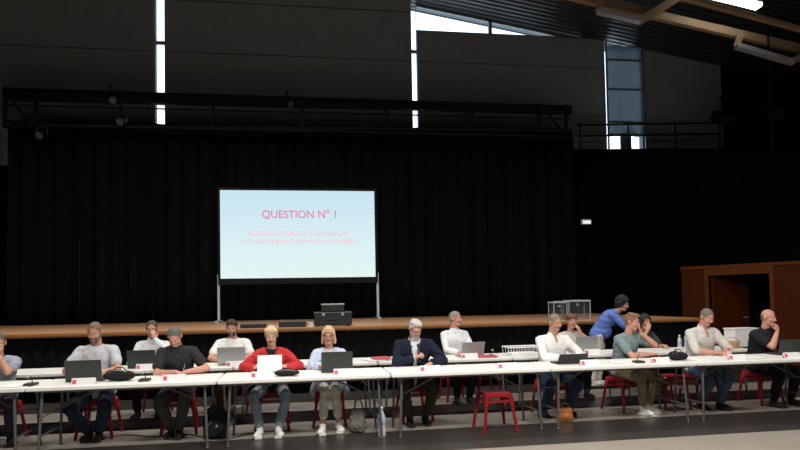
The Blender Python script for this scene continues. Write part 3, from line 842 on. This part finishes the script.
        jo = link('jacket', remesh(c, .011, 3, .5, .0035, jcut, seed=sd_ + 1), jm, root, True)
        m = MB()
        for s in (-1, 1):
            base = SH + sd * .03; a = base + sxa * s * .075 - fwd * .02 ; b1 = base + sxa * s * (vw * .85) + fwd * .085 - sd * .05; b2 = base + sxa * s * vw * .5 + fwd * .150 - sd * .25
            m.beam(a, b1, .035, .012, .004); m.beam(b1, b2, .035, .010, .004)
        m.build('lapel', jm, jo, True)
    # trousers
    c = MB(); g = .013
    c.ell((0, 0, hipz - .0), (.178 * K, .128, .088)); c.ell((0, 0, hipz + .055), (.160 * K + .006, .12, .05))
    for (h, kn, an, s) in legs:
        c.caps(h, kn, .088 * K, .062 * K + g * .4); low = kn + (an - kn) * (1 - trouser_cuff)
        c.caps(kn, kn + (low - kn) * .4, .064 * K + g * .4, .066 * K); c.caps(kn + (low - kn) * .4, low, .066 * K, .053)
    link('trousers', remesh(c, .011, 3, .5, .004, seed=sd_ + 3), fab('cloth ' + str(trousers), trousers, .2), root, True)
    shm2 = {'white': M_shoe_w, 'black': M_shoe_b, 'brown': M_shoe_br}[shoes]
    for (h, kn, an, s) in legs:
        x, y, z = an; z -= .085; fx = s * .03
        tk = 0
        c = MB(); c.ell((x, y + .01, z + .055), (.043, .055, .048)); c.caps((x, y + .012, z + .06), (x, y + .006, z + .088), .043, .044)
        c.caps((x, y - .03, z + .05), (x + fx, y - .13, z + .038), .042, .036); c.ell((x + fx * .9, y - .12, z + .035), (.045, .06, .030)); c.box((x + fx * .4, y - .045, z + .018), (.075, .22, .022), (0, 0, -fx * 2), .008)
        so = link('shoe', remesh(c, .008, 2, .5, 0, lambda v: v.z < -1), shm2, root, True)
        m = MB(); m.box((x + fx * .45, y - .055, z + .0125), (.086, .262, .022), (0, 0, -fx * 2.5), .009, 3)
        m.build('sole', M_sole if shoes == 'white' else M_shoe_b, so)
    return dict(root=root, wrL=wrL, wrR=wrR, hc=hc, P=P)

def PX(px, Y=7.72): return gx(px, Y, 335)
GF = 'people seated at the front row'; GB = 'people seated at the back row'
PEOPLE = []
def seat(px, Yh, back, rz, lab, **kw):
    X = PX(px, Yh + .0)
    Yr = rowy(X, 9.33 if back else 7.93)
    # head sits ahead of the hip: correct x for that
    r_ = person((X, Yr, 0), rz, lab, GB if back else GF, **kw)
    return X, Yr

L_TABLE = -.44
F = {}
F[0] = seat(-5, 7.72, 0, R(15), 'man at the left edge in grey blue shirt, hand raised to his chin', top=1.30, lean=16, hp=15, hy=10, handL=(.02, -.27, 1.05), pnL=(0, 1, 0), fdL=(-.3, .1, 1), handR=(-.05, -.36, .80), hair=('short', (.10, .08, .07)),
     shirt=(.30, .33, .40), sleeve='short', trousers=(.045, .06, .09), tone='tan', hintL=(.6, -.1, -.8), feet=((.16, -.30), (-.16, -.34)))
F[1] = seat(95, 7.72, 0, 0, 'bearded man in pale grey tee behind the black laptop at the left', top=1.40, lean=9, hp=22, handL=(.10, -.40, .80), handR=(-.12, -.40, .80), hair=('short', (.17, .115, .085)),
     shirt=(.52, .53, .56), trousers=(.025, .038, .065), shoes='brown', tone='tan', beard=(.14, .10, .08), width=1.06, knees=(.5, -.5), feet=((.06, -.20), (-.05, -.18)), hintL=(.9, .1, -.5), hintR=(-.9, .1, -.5))
F[2] = seat(177, 7.72, 0, 0, 'grey-haired man in black shirt writing with his head bent down', top=1.33, lean=20, hp=42, hr=0, handL=(.16, -.38, .79), handR=(.02, -.38, .79), fdR=(.8, -.5, -.1), hair=('short', (.125, .12, .105)),
     shirt=(.028, .030, .032), sleeve='short', trousers=(.075, .078, .078), tone='ruddy', beard=None, width=1.04, knees=(.3, -.3), feet=((.05, -.30), (-.05, -.26)), hintL=(.9, .1, -.5), hintR=(-.9, .1, -.5), neck='collar')
F[3] = seat(271, 7.72, 0, 0, 'blonde woman in red jacket reading a white paper', top=1.30, lean=10, hp=18, handL=(.20, -.36, .80), handR=(-.20, -.36, .80), fdL=(-.6, -.5, .25), fdR=(.6, -.5, .25), pnL=(-.8, -.2, -.5), pnR=(.8, -.2, -.5), hair=('pixie', (.62, .46, .26)),
     shirt=(.015, .015, .016), shirt_name='top', jacket=((.50, .035, .04), .062, 0), trousers=(.26, .36, .43), shoes='white', female=True, sleeve='long', feet=((.10, -.50), (-.12, -.50)), knees=(.65, -.65), trouser_cuff=.14, hintL=(.9, .1, -.5), hintR=(-.9, .1, -.5))
F[4] = seat(329, 7.72, 0, 0, 'woman with blonde bob and glasses in pale blue shirt behind a black laptop', top=1.28, lean=6, hp=8, hy=-6, handL=(.12, -.38, .80), handR=(-.12, -.38, .80), hair=('bob', (.62, .42, .25)),
     shirt=(.50, .52, .55), jacket=((.50, .57, .72), .06, .12), trousers=(.68, .66, .58), shoes='white', female=True, glasses=True, sleeve='long', feet=((.10, -.42), (-.10, -.50)), knees=(-.15, .2), trouser_cuff=.30, tone='ruddy')
F[5] = seat(415, 7.72, 0, 0, 'white-haired man in navy jacket speaking into a microphone', top=1.345, lean=17, hp=30, hy=4, handL=(.17, -.40, .79), handR=(-.03, -.33, .86), fdR=(.5, -.4, .3), curlR=55, pnR=(.6, -.2, 0), hair=('full', (.50, .49, .47)),
     shirt=(.68, .70, .72), neck='collar', jacket=((.010, .014, .032), .055, 0), trousers=(.045, .045, .032), shoes='black', beard=(.42, .40, .38), glasses=True, tone='ruddy', width=1.1, sleeve='long', knees=(.4, -.4), feet=((.10, -.26), (-.10, -.30)), hintL=(.9, .1, -.5), hintR=(-.9, .1, -.5))
F[6] = seat(557, 7.72, 0, R(6), 'grey-haired man in white long-sleeved shirt behind a low black laptop', top=1.375, lean=10, hp=14, hy=14, handL=(.16, -.40, .80), handR=(-.02, -.40, .80), hair=('short', (.20, .17, .14)),
     shirt=(.80, .80, .79), sleeve='long', trousers=(.03, .055, .11), shoes='black', tone='tan', width=1.08, feet=((.12, -.20), (-.20, -.14)), vopen=.10, neck='collar', hintL=(.9, .1, -.5), hintR=(-.9, .1, -.5))
F[7] = seat(631, 7.72, 0, R(22), 'brown-haired man in teal grey tee and khaki trousers resting his cheek on a hand', top=1.36, lean=14, hp=14, hy=22, handL=(.10, -.25, 1.08), fdL=(-.25, .1, 1), pnL=(-.6, .8, 0), handR=(.10, -.38, .80), fdR=(1, -.3, 0), hair=('full', (.22, .12, .07)),
     shirt=(.20, .27, .28), sleeve='short', trousers=(.27, .21, .12), shoes='white', tone='ruddy', feet=((.08, -.34), (-.10, -.42)), knees=(.5, -.3), hintL=(.7, -.5, -.8), hintR=(-.9, .1, -.5), trouser_cuff=.2)
F[8] = seat(709, 7.75, 0, R(4), 'grey-haired man in open cream shirt and jeans looking down', top=1.40, lean=12, hp=28, hy=6, handL=(.10, -.40, .79), handR=(-.02, -.38, .79), fdR=(.9, -.3, 0), hair=('short', (.16, .14, .115)),
     shirt=(.60, .58, .54), neck='collar', vopen=.13, sleeve='rolled', trousers=(.07, .11, .17), shoes='black', tone='ruddy', width=1.1, feet=((.08, -.30), (-.12, -.16)), hintL=(.9, .1, -.5), hintR=(-.9, .1, -.5))
F[9] = seat(772, 7.75, 0, R(12), 'bald man in black tee resting his chin on his fist', top=1.37, lean=14, hp=10, hy=8, handL=(.12, -.40, .80), handR=(.005, -.30, 1.045), fdR=(.2, .1, 1), pnR=(0, .9, 0), curlR=60, hair=('fringe', (.18, .14, .12)),
     shirt=(.018, .018, .020), trousers=(.012, .012, .013), shoes='black', tone='ruddy', width=1.12, glasses=False, feet=((.22, -.30), (-.12, -.30)), hintR=(-.6, -.3, -1))
YBK = 9.15
B = {}
B[0] = seat(152, YBK, 1, 0, 'man in glasses and white shirt behind the back row black laptop', top=1.37, lean=10, hp=12, hy=4, handL=(.09, -.30, 1.10), fdL=(-.3, .1, 1), pnL=(-.6, .8, 0), handR=(-.16, -.42, .80), hair=('short', (.07, .05, .04)), shirt=(.72, .73, .74), sleeve='long', glasses=True,
     trousers=(.02, .02, .025), tone='tan', neck='collar', hintL=(.8, -.2, -.8))
B[1] = seat(232, YBK, 1, 0, 'dark-bearded man in white tee behind the back row grey laptop', top=1.355, lean=8, hp=20, hair=('full', (.03, .022, .018)), shirt=(.78, .77, .75), beard=(.05, .03, .025), trousers=(.13, .075, .02), tone='ruddy', width=1.08, feet=((-.02, -.30), (-.14, -.30)), hintL=(.9, .1, -.5), hintR=(-.9, .1, -.5))
B[2] = seat(457, YBK, 1, R(10), 'grey-haired man in white shirt turned towards the right at the back row', top=1.41, lean=2, hp=4, hy=40, hair=('short', (.27, .24, .20)), shirt=(.74, .75, .78), neck='collar', sleeve='long', trousers=(.02, .02, .025), tone='ruddy', feet=((.1, -.3), (-.1, -.3)))
B[3] = seat(574, YBK, 1, 0, 'woman with reddish hair leaning on her hand behind the white-shirted man', top=1.33, lean=12, hp=10, handL=(.09, -.28, 1.02), fdL=(-.4, .1, 1), pnL=(-.6, .8, 0), female=True, hair=('pixie', (.16, .07, .04)), shirt=(.55, .50, .46), trousers=(.03, .03, .04), tone='ruddy', hintL=(.8, -.2, -.8))
B[4] = seat(649, YBK, 1, R(5), 'woman with long dark hair in black and white top at the back row', top=1.30, lean=10, hp=12, handR=(-.07, -.28, 1.02), fdR=(.4, .1, 1), pnR=(.6, .8, 0), female=True, hair=('long', (.02, .013, .010)), shirt=(.05, .05, .05), trousers=(.03, .03, .03), tone='tan', hintR=(-.8, -.2, -.8))
# bending woman
XW = gx(597, 10.0, 335)
person((XW, 9.98, 0), R(58), 'dark curly-haired woman in blue shirt and white trousers bending over the back table', None, top=1.585, lean=42, side=0, hp=22, hy=-20, width=1.12, handL=(.22, -.62, .90), handR=(-.10, -.66, .95), stand=True, female=True,
       hair=('curly', (.010, .008, .010)), shirt=(.13, .21, .58), sleeve='rolled', trousers=(.66, .63, .58), shoes='white', tone='tan', feet=((.10, .02), (-.10, .10)), hintL=(.6, .2, -.8), hintR=(-.6, .2, -.8), fdL=(0, -.4, -.9), fdR=(0, -.5, -.8))

LABS = {0: 'red metal stool at the left edge under the man in grey blue shirt', 1: 'red metal stool under the man in pale grey tee', 2: 'red metal stool under the man in black shirt', 3: 'red metal stool under the woman in red jacket',
        4: 'red metal stool under the woman in white trousers', 5: 'red metal stool under the man in navy jacket', 6: 'red metal stool under the man in white shirt and blue jeans', 7: 'red metal stool under the man in khaki trousers',
        8: 'red metal stool under the man in cream shirt', 9: 'red metal stool under the bald man in black'}
for k, (X, Y) in F.items(): stool(X, Y, LABS[k], RZ + (0, 0, .1, 0, -.05, .1, .1, .3, .05, .15)[k])
LB = ['red stool under the back row man in glasses', 'red stool under the back row bearded man', 'red stool under the back row man in white shirt turned right', 'red stool under the back row woman with reddish hair', 'red stool under the back row woman with long dark hair']
for k, (X, Y) in B.items(): stool(X, Y, LB[k], RZ + .05 * k)
stool(gx(495, 7.15, 410), 7.17, 'empty red metal stool in front centre, its legs fully visible', R(4))
stool(gx(487, 9.2, 400), 9.3, 'empty red stool behind the back table, above the empty front stool', R(8))
stool(gx(672, 7.9, 400), 7.98, 'empty red stool between the man in khaki trousers and the man in jeans', R(4))

# ------------------------------------------------------------------ things on the tables
def laptop(px, Y, w, h, col, lab, rz=0, tilt=14, back=False):
    X = gx(px, Y, 365)
    r = empty('laptop', (X, rowy(X, Y), TZ), rz); tag(r, lab, 'laptop')
    m = {'black': M_char, 'grey': M_grey, 'jet': M_case}[col]
    base = MB().box((0, .12, .010), (w, .24, .018), bev=.005).build('base', m, r)
    k = MB()
    for i in range(12):
        for j in range(5): k.box((-w / 2 + .035 + i * (w - .07) / 11, .05 + j * .022, .0205), ((w - .07) / 11 * .85, .018, .003))
    k.build('keyboard', M_key, base)
    Rt = Matrix.Rotation(R(tilt), 4, 'X')
    s = MB(); s.box(Vector((0, 0, 0)), (w, .008, h), bev=.003); lid = s.build('screen', m, r)
    lid.data.transform(Rt @ Matrix.Translation((0, 0, h / 2))); lid.location = (0, 0, .02)
    s = MB(); s.box((0, .0048, .005), (w - .03, .002, h - .035)); o = s.build('display', emis('laptop display', (.35, .42, .5), .5), lid); o.data.transform(Rt @ Matrix.Translation((0, 0, h / 2)))
    MB().cyl((-w * .35, 0, .02), (w * .35, 0, .02), .007).build('hinge', M_key, r)
    return r
laptop(86, 7.22, .385, .23, 'black', 'black laptop in front of the man in pale grey tee', tilt=12)
laptop(337, 7.22, .37, .235, 'black', 'black laptop in front of the blonde woman with glasses', tilt=12)
laptop(573, 7.2, .38, .14, 'jet', 'black laptop with low tilted lid before the man in white shirt', tilt=36)
laptop(796, 7.32, .36, .20, 'black', 'black laptop at the right edge before the bald man', tilt=12)
laptop(143, 8.5, .36, .23, 'black', 'black laptop on the back table before the man in glasses', tilt=12)
laptop(232, 8.5, .37, .235, 'grey', 'grey laptop on the back table before the bearded man in white tee', tilt=12)
laptop(473, 8.5, .35, .21, 'grey', 'silver laptop on the back table left of the empty stool', tilt=18, rz=R(8))
laptop(588, 8.5, .36, .24, 'grey', 'grey laptop on the back table beside the bending woman', tilt=12, rz=R(4))

def card(px, Y, lab, w=.24, grp='white place cards with a red mark'):
    X = gx(px, Y, 365); r = empty('place_card', (X, rowy(X, Y), TZ), RZ); tag(r, lab, 'place card', grp)
    m = MB(); a = .075; m.prism([(-w / 2, -.03, 0), (-w / 2, -.027, 0), (-w / 2, .001, a), (-w / 2, -.001, a)], (w, 0, 0)); m.prism([(-w / 2, .03, 0), (-w / 2, .027, 0), (-w / 2, -.001, a), (-w / 2, .001, a)], (w, 0, 0))
    m.build('card', M_paper, r)
    t = math.atan2(.029, a)
    MB().box((0, 0, 0), (.040, .002, .045), bev=.0008).build('red_mark', M_logo, r).matrix_local = Matrix.Translation((-w / 2 + .028, -.0172, .036)) @ Matrix.Rotation(-t, 4, 'X')
for px, Y, lab in ((86, 6.95, 'place card before the black laptop of the man in pale grey tee'), (175, 6.97, 'place card before the man in black shirt'), (262, 6.96, 'place card before the woman in red jacket'),
                   (344, 6.95, 'place card before the laptop of the blonde woman with glasses'), (430, 6.96, 'place card before the man in navy jacket'), (508, 6.96, 'place card on the front table above the empty stool'),
                   (591, 6.96, 'place card right of the low black laptop'), (663, 6.96, 'place card between the man in teal tee and the man in cream shirt'), (741, 6.97, 'place card between the man in cream shirt and the bald man'), (797, 6.97, 'place card at the right edge before the bald man'),
                   (147, 8.32, 'place card before the back row man in glasses'), (236, 8.32, 'place card before the back row grey laptop'), (470, 8.32, 'place card before the back row silver laptop'), (594, 8.33, 'place card before the back row grey laptop next to the bending woman')):
    card(px, Y, lab)

def paper(px, Y, lab, rz=0, n=3, name='paper_sheets', col=None):
    X = gx(px, Y, 365); m = MB(); rs = random.Random(px)
    for i in range(n): m.box((rs.uniform(-.012, .012), rs.uniform(-.01, .01), .001 + i * .0016), (.21, .297, .0014), (0, 0, rs.uniform(-.08, .08)))
    o = m.build(name, col or M_paper, loc=(X, rowy(X, Y), TZ)); o.rotation_euler.z = rz; tag(o, lab, 'paper'); return o
paper(192, 7.16, 'white paper under the hands of the man in black shirt', .1)
paper(284, 7.12, 'white papers on the table before the woman in red jacket', .2)
paper(399, 7.12, 'white papers left of the man in navy jacket', -.1)
paper(440, 7.12, 'white papers right of the man in navy jacket', .4)
paper(520, 7.15, 'white papers on the empty place left of the white-shirted man', .2)
paper(622, 7.18, 'white papers before the man in teal tee', -.3)
paper(700, 7.18, 'white papers before the man in cream shirt', .1)
paper(758, 7.2, 'white papers before the bald man', .2)
paper(18, 7.12, 'white papers before the man at the left edge', -.2)
paper(160, 8.5, 'white papers right of the back row black laptop', -.1)
paper(118, 8.5, 'white papers left of the back row black laptop', .3)
paper(374, 8.48, 'loose white papers on the back table left of the man in navy jacket', .5, 8)
paper(606, 8.48, 'white papers on the back table beside the bending woman', .3)
# held sheet
o = MB().box((0, 0, 0), (.29, .0015, .20)).build('held_paper', M_paper, loc=(F[3][0], F[3][1] - .455, .865)); o.rotation_euler.x = R(-22)
tag(o, 'white paper held up by the woman in red jacket', 'paper')
def folder(px, Y, lab, w=.32, rz=.1, z=0):
    X = gx(px, Y, 360); o = MB().box((0, 0, .014), (w, .23, .024), bev=.003).build('folder', mat('red folder', (.50, .10, .12), .5), loc=(X, rowy(X, Y), TZ + z)); o.rotation_euler.z = rz; tag(o, lab, 'folder')
folder(381, 8.52, 'red folder on the back table left of the man in navy jacket', .24, .2, .016)
folder(484, 8.42, 'flat red folder on the back table right of the silver laptop', .36, .02)

def pouch(px, Y, lab, w=.26, h=.09, name='pouch'):
    X = gx(px, Y, 365); r = empty(name, (X, rowy(X, Y), TZ)); tag(r, lab, 'pouch')
    m = MB(); m.ell((0, 0, h * .45), (w / 2, .09, h * .45)); m.ell((-w * .15, .01, h * .6), (w * .28, .07, h * .4)); m.ell((w * .2, -.01, h * .45), (w * .25, .075, h * .40))
    link('bag_body', remesh(m, .008, 2, .5, .003, seed=px), fab('black nylon', (.014, .014, .016)), r, True)
    MB().tube([(-w * .35, -.03, h * .75), (-w * .1, -.05, h * .95), (w * .15, -.05, h * .9), (w * .35, -.03, h * .7)], .004, 6).build('zip', M_grey, r, True)
    MB().tube([(-w * .2, 0, h * .9), (-w * .1, 0, h * 1.15), (w * .1, 0, h * 1.15), (w * .2, 0, h * .85)], .007, 6).build('strap', M_black, r, True)
pouch(121, 7.2, 'black soft bag between the two men at the left of the front table', .36, .13)
pouch(287, 7.05, 'black pouch on the front table right of the woman in red', .30, .08)
pouch(681, 7.2, 'black pouch on the front table left of the man in cream shirt', .27, .12)
def flatdev(px, Y, lab):
    X = gx(px, Y, 368); r = empty('microphone_base', (X, rowy(X, Y), TZ)); tag(r, lab, 'microphone')
    MB().box((0, 0, .014), (.11, .13, .026), bev=.008).build('base', M_char, r)
    MB().tube([(0, .03, .025), (0, .02, .07), (0, -.02, .10), (0, -.05, .105)], .005, 8).build('gooseneck', M_black, r, True)
    MB().caps((0, -.05, .105), (0, -.09, .10), .012, .014).build('microphone_head', M_grey, r, True)
for px, Y, lab in ((34, 7.08, 'small desk microphone on the table near the left edge'), (146, 7.1, 'small desk microphone left of the man in black shirt'), (641, 7.08, 'small desk microphone before the man in teal tee'), (492, 8.45, 'small desk microphone right of the silver laptop')):
    flatdev(px, Y, lab)
# hand microphone
hm = empty('handheld_microphone', (F[5][0] + .02, F[5][1] - .385, .90)); tag(hm, 'black handheld microphone held by the man in navy jacket', 'microphone')
MB().cyl((0, -.01, -.10), (0, .035, .09), .011, .015).build('handle', M_black, hm, True)
MB().ell((0, .042, .115), (.023, .023, .027)).build('microphone_head', M_char, hm, True)
# pen
o = MB().cyl((0, 0, 0), (.03, .03, .13), .004).build('pen', M_grey, loc=(F[2][0] + .12, F[2][1] - .47, TZ + .005)); tag(o, 'pen in the writing hand of the man in black shirt', 'pen')

M_bot = mat('clear plastic bottle', (.85, .9, .95), .1); M_bot.node_tree.nodes['Principled BSDF'].inputs['Alpha'].default_value = .45
M_capw = mat('white cap', (.85, .85, .85), .4); M_blue = mat('blue label', (.10, .16, .45), .5)
def bottle(loc, s, lab, grp=None):
    r = empty('water_bottle', loc); tag(r, lab, 'bottle', grp); r.scale = (s, s, s)
    prof = [(0.0, .036), (.01, .042), (.08, .042), (.1, .038), (.12, .042), (.20, .042), (.245, .026), (.27, .014), (.29, .013)]
    m = MB(); Rg = [(Vector((0, 0, z)), Vector((1, 0, 0)), Vector((0, 1, 0)), q, q) for z, q in prof]; m.loft(Rg); m.build('bottle_body', M_bot, r, True)
    MB().cyl((0, 0, .125), (0, 0, .19), .0428, .0428, 24).build('label_band', M_blue, r, True); MB().cyl((0, 0, .285), (0, 0, .31), .0165).build('cap', M_capw, r, True)
bottle((gx(383, 6.95, 430), 7.08, 0), 1.12, 'plastic water bottle with blue label standing on the floor under the table')
bottle((gx(683, 8.5, 350), rowy(5.6, 8.5), TZ), .75, 'left of the two small clear bottles on the back table', 'small bottles at right')
bottle((gx(690, 8.6, 350), rowy(5.6, 8.6), TZ), .85, 'right of the two small clear bottles on the back table', 'small bottles at right')
# plastic cup
r = MB().cyl((0, 0, 0), (0, 0, .11), .028, .036, 20).build('plastic_cup', mat('pinkish cup', (.75, .45, .45), .4), loc=(gx(733, 7.08, 360), rowy(6, 7.06), TZ)); tag(r, 'pinkish plastic cup before the man in cream shirt', 'cup')
# wire tray on back table
X = gx(523, 8.5, 352); r = empty('wire_basket', (X, rowy(X, 8.5), TZ)); tag(r, 'white open wire basket on the back table left of the white-shirted man', 'basket')
m = MB()
for z, g in ((.01, 0), (.13, .02)):
    m.tube([(-.24 - g, -.14, z), (.24 + g, -.14, z), (.24 + g, .14, z), (-.24 - g, .14, z)], .010 if z > .1 else .006, 6, True)
m.build('rim', M_paper, r)
m = MB()
for i in range(13):
    x = -.24 + i * .04; m.cyl((x, -.14, .01), (x * 1.08, -.14, .13), .003, seg=6).cyl((x, .14, .01), (x * 1.08, .14, .13), .003, seg=6).cyl((x, -.14, .01), (x, .14, .01), .003, seg=6)
m.build('wires', M_paper, r)
MB().box((0, 0, .03), (.40, .22, .035), bev=.003).build('tray_insert', M_paper, r)
# white box with wicker basket at right
X = gx(738, 9.0, 340); r = empty('white_box', (X, rowy(X, 8.82), TZ)); tag(r, 'white cardboard box on the back table left of the bald man', 'box')
MB().box((0, 0, .14), (.42, .26, .28), bev=.004).build('carton', M_paper, r); MB().box((0, 0, .285), (.44, .28, .02), bev=.003).build('lid', M_paper, r)
X2 = gx(737, 8.5, 345); r = empty('wicker_basket', (X2, rowy(X2, 8.52), TZ)); tag(r, 'small tan wicker basket before the white box', 'basket')
m = MB(); wk = mat('tan wicker', (.62, .38, .18), .7, 0, .3, 60, .6, 100)
for k in range(6): m.tube([((.085 + .006 * k) * math.cos(t), (.07 + .005 * k) * math.sin(t), .012 + .018 * k) for t in [q / 20 * 6.283 for q in range(20)]], .010, 6, True)
m.cyl((0, 0, .002), (0, 0, .012), .09, .09, 20); m.build('weave', wk, r, True)
MB().tube([(-.11, 0, .10), (-.08, 0, .155), (0, 0, .175), (.08, 0, .155), (.11, 0, .10)], .007, 8).build('handle', wk, r, True)

# ------------------------------------------------------------------ things on the floor
Xb = gx(215, 7.35, 425); r = empty('backpack', (Xb, 7.42, 0)); tag(r, 'black backpack on the floor between the man in black and the woman in red', 'backpack')
m = MB(); m.ell((0, 0, .20), (.15, .10, .20)); m.box((0, 0, .14), (.28, .18, .26), bev=.05); m.ell((0, -.09, .14), (.11, .05, .11))
link('bag_body', remesh(m, .01, 2, .5, .003), fab('black nylon', (.014, .014, .016)), r, True)
for s in (-1, 1): MB().tube([(s * .07, .09, .34), (s * .08, .15, .28), (s * .09, .15, .14), (s * .09, .09, .05)], .012, 8).build('strap', M_black, r, True)
MB().tube([(-.03, .02, .385), (-.03, .02, .42), (.03, .02, .42), (.03, .02, .385)], .006, 8).build('carry_loop', M_black, r, True)
MB().box((.03, -.142, .17), (.02, .004, .03), (0, .4, 0)).build('white_mark', M_grey, r)
Xb = gx(357, 7.4, 425); r = empty('tote_bag', (Xb, 7.35, 0)); tag(r, 'grey beige tote bag on the floor right of the woman in white trousers', 'bag')
m = MB(); m.box((0, 0, .15), (.18, .12, .28), (0, .12, 0), bev=.04); m.ell((0, 0, .1), (.11, .08, .09)); link('bag_body', remesh(m, .009, 2, .5, .004), fab('grey beige canvas', (.16, .145, .125), .4), r, True)
for s in (-1, 1): MB().tube([(-.03, s * .03, .27), (-.02, s * .04, .38), (.04, s * .04, .40), (.08, s * .03, .27)], .007, 8).build('strap', M_black, r, True)
Xb = gx(562, 7.5, 418); r = empty('handbag', (Xb, 7.42, 0)); tag(r, 'orange brown leather handbag on the floor beneath the white-shirted man', 'bag')
m = MB(); m.box((0, 0, .09), (.21, .11, .17), bev=.035); m.ell((0, 0, .07), (.12, .07, .06)); link('bag_body', remesh(m, .009, 2, .5, .002), mat('orange brown leather', (.42, .15, .04), .5, 0, .2, 12), r, True)
for s in (-1, 1): MB().tube([(-.06, s * .03, .16), (-.04, s * .03, .23), (.04, s * .03, .23), (.06, s * .03, .16)], .006, 8).build('handle', M_tan, r, True)
# cable from the tables
m = MB(); pts = []
for i in range(40):
    t = i / 39; pts.append((-2.6 + 2.3 * t, 7.6 + .18 * math.sin(t * 7) + .1 * math.sin(t * 17), .008))
m.tube(pts, .006, 6); tag(m.build('power_cable', M_black, smooth=True), 'thin black power cable on the floor under the left front tables', 'cable')

# ------------------------------------------------------------------ things on the stage
def SP(px, Y): return gx(px, Y, 322)
Yc = 10.98
X0, X1 = SP(314, Yc), SP(351.5, Yc); Xm = (X0 + X1) / 2; w = X1 - X0
r = empty('equipment_case', (Xm, Yc, ZST)); tag(r, 'black two-tier sound equipment case on the stage edge right of centre of the screen', 'case')
MB().box((0, 0, .125), (w, .36, .21), bev=.025, seg=3).build('lower_case', M_case, r)
MB().box((0, 0, .235), (w * 1.02, .38, .05), bev=.02).build('lid', mat('dark grey plastic', (.02, .022, .025), .45), r)
up = MB().box((0, .02, .325), (w * .60, .28, .13), bev=.02).build('upper_unit', M_case, r)
MB().box((0, .0, .392), (w * .62, .27, .028), bev=.008).build('grey_band', M_grey, up)
for s in (-1, 1): MB().box((s * w * .25, -.186, .215), (.05, .012, .05), bev=.004).build('latch', M_grey, r)
MB().tube([(-.08, -.185, .12), (-.08, -.21, .12), (.08, -.21, .12), (.08, -.185, .12)], .008, 8).build('handle', M_black, r, True)
for sx in (-1, 1):
    for sy in (-1, 1): MB().cyl((sx * w * .4, sy * .13, 0), (sx * w * .4, sy * .13, .022), .02).build('foot', M_black, r)
def flat(px0, px1, h, lab, Y=Yc):
    a, b = SP(px0, Y), SP(px1, Y); w = b - a
    r = empty('sound_mixer', ((a + b) / 2, Y, ZST)); tag(r, lab, 'sound mixer')
    MB().box((0, 0, h / 2), (w, .28, h), bev=.012).build('case', M_case, r)
    for i in range(8):
        for j in range(2): MB().cyl((-w * .4 + i * w * .8 / 7, -.06 + j * .1, h), (-w * .4 + i * w * .8 / 7, -.06 + j * .1, h + .015), .010, seg=8).build('knob', M_grey, r)
flat(241, 266, .07, 'low black sound mixer on the stage, left one of two')
flat(279, 306, .10, 'black sound mixer on the stage, right one of two, next to the case')
X = SP(310.5, Yc)
for i in range(6):
    o = MB().box((0, 0, .006), (.10, .14, .012), bev=.002).build('notepad', M_paper, loc=(X, Yc, ZST + .0005 + i * .0125)); o.rotation_euler.z = .1 * i
    tag(o, 'white notepad in the small stack between the sound mixer and the equipment case', 'notepad', 'notepads stacked on the stage')
# acrylic ballot boxes
def ballot(px0, px1, h, lab, Y=Yc):
    a, b = SP(px0, Y), SP(px1, Y); w = b - a; dpt = .26; t = .006
    r = empty('ballot_box', ((a + b) / 2, Y, ZST)); tag(r, lab, 'ballot box')
    m = MB(); m.box((0, -dpt / 2, h / 2), (w, t, h)); m.box((0, dpt / 2, h / 2), (w, t, h)); m.box((-w / 2, 0, h / 2), (t, dpt, h)); m.box((w / 2, 0, h / 2), (t, dpt, h)); m.box((0, 0, t / 2), (w, dpt, t))
    m.build('clear_walls', M_clear, r)
    m = MB(); e = .013
    for sx in (-1, 1):
        for sy in (-1, 1): m.box((sx * w / 2, sy * dpt / 2, h / 2), (e, e, h))
    for z in (h, .006):
        for s in (-1, 1): m.box((0, s * dpt / 2, z), (w, e, e)); m.box((s * w / 2, 0, z), (e, dpt, e))
    m.build('edges', M_edge, r)
    l = MB().box((0, 0, h + .012), (w + .02, dpt + .02, .03), bev=.004).build('lid', M_edge, r)
    MB().box((0, 0, h + .03), (.12, .03, .008)).build('slot_plate', M_grey, l)
    MB().box((-w * .1, -dpt / 2 - .008, h - .06), (.05, .012, .045)).build('lock', M_grey, r)
ballot(551.5, 564.5, .34, 'smaller clear acrylic ballot box at left of the pair on the stage')
ballot(566.5, 587.5, .36, 'wider clear acrylic ballot box at right of the pair on the stage')

bpy.data.objects.remove(TMP)
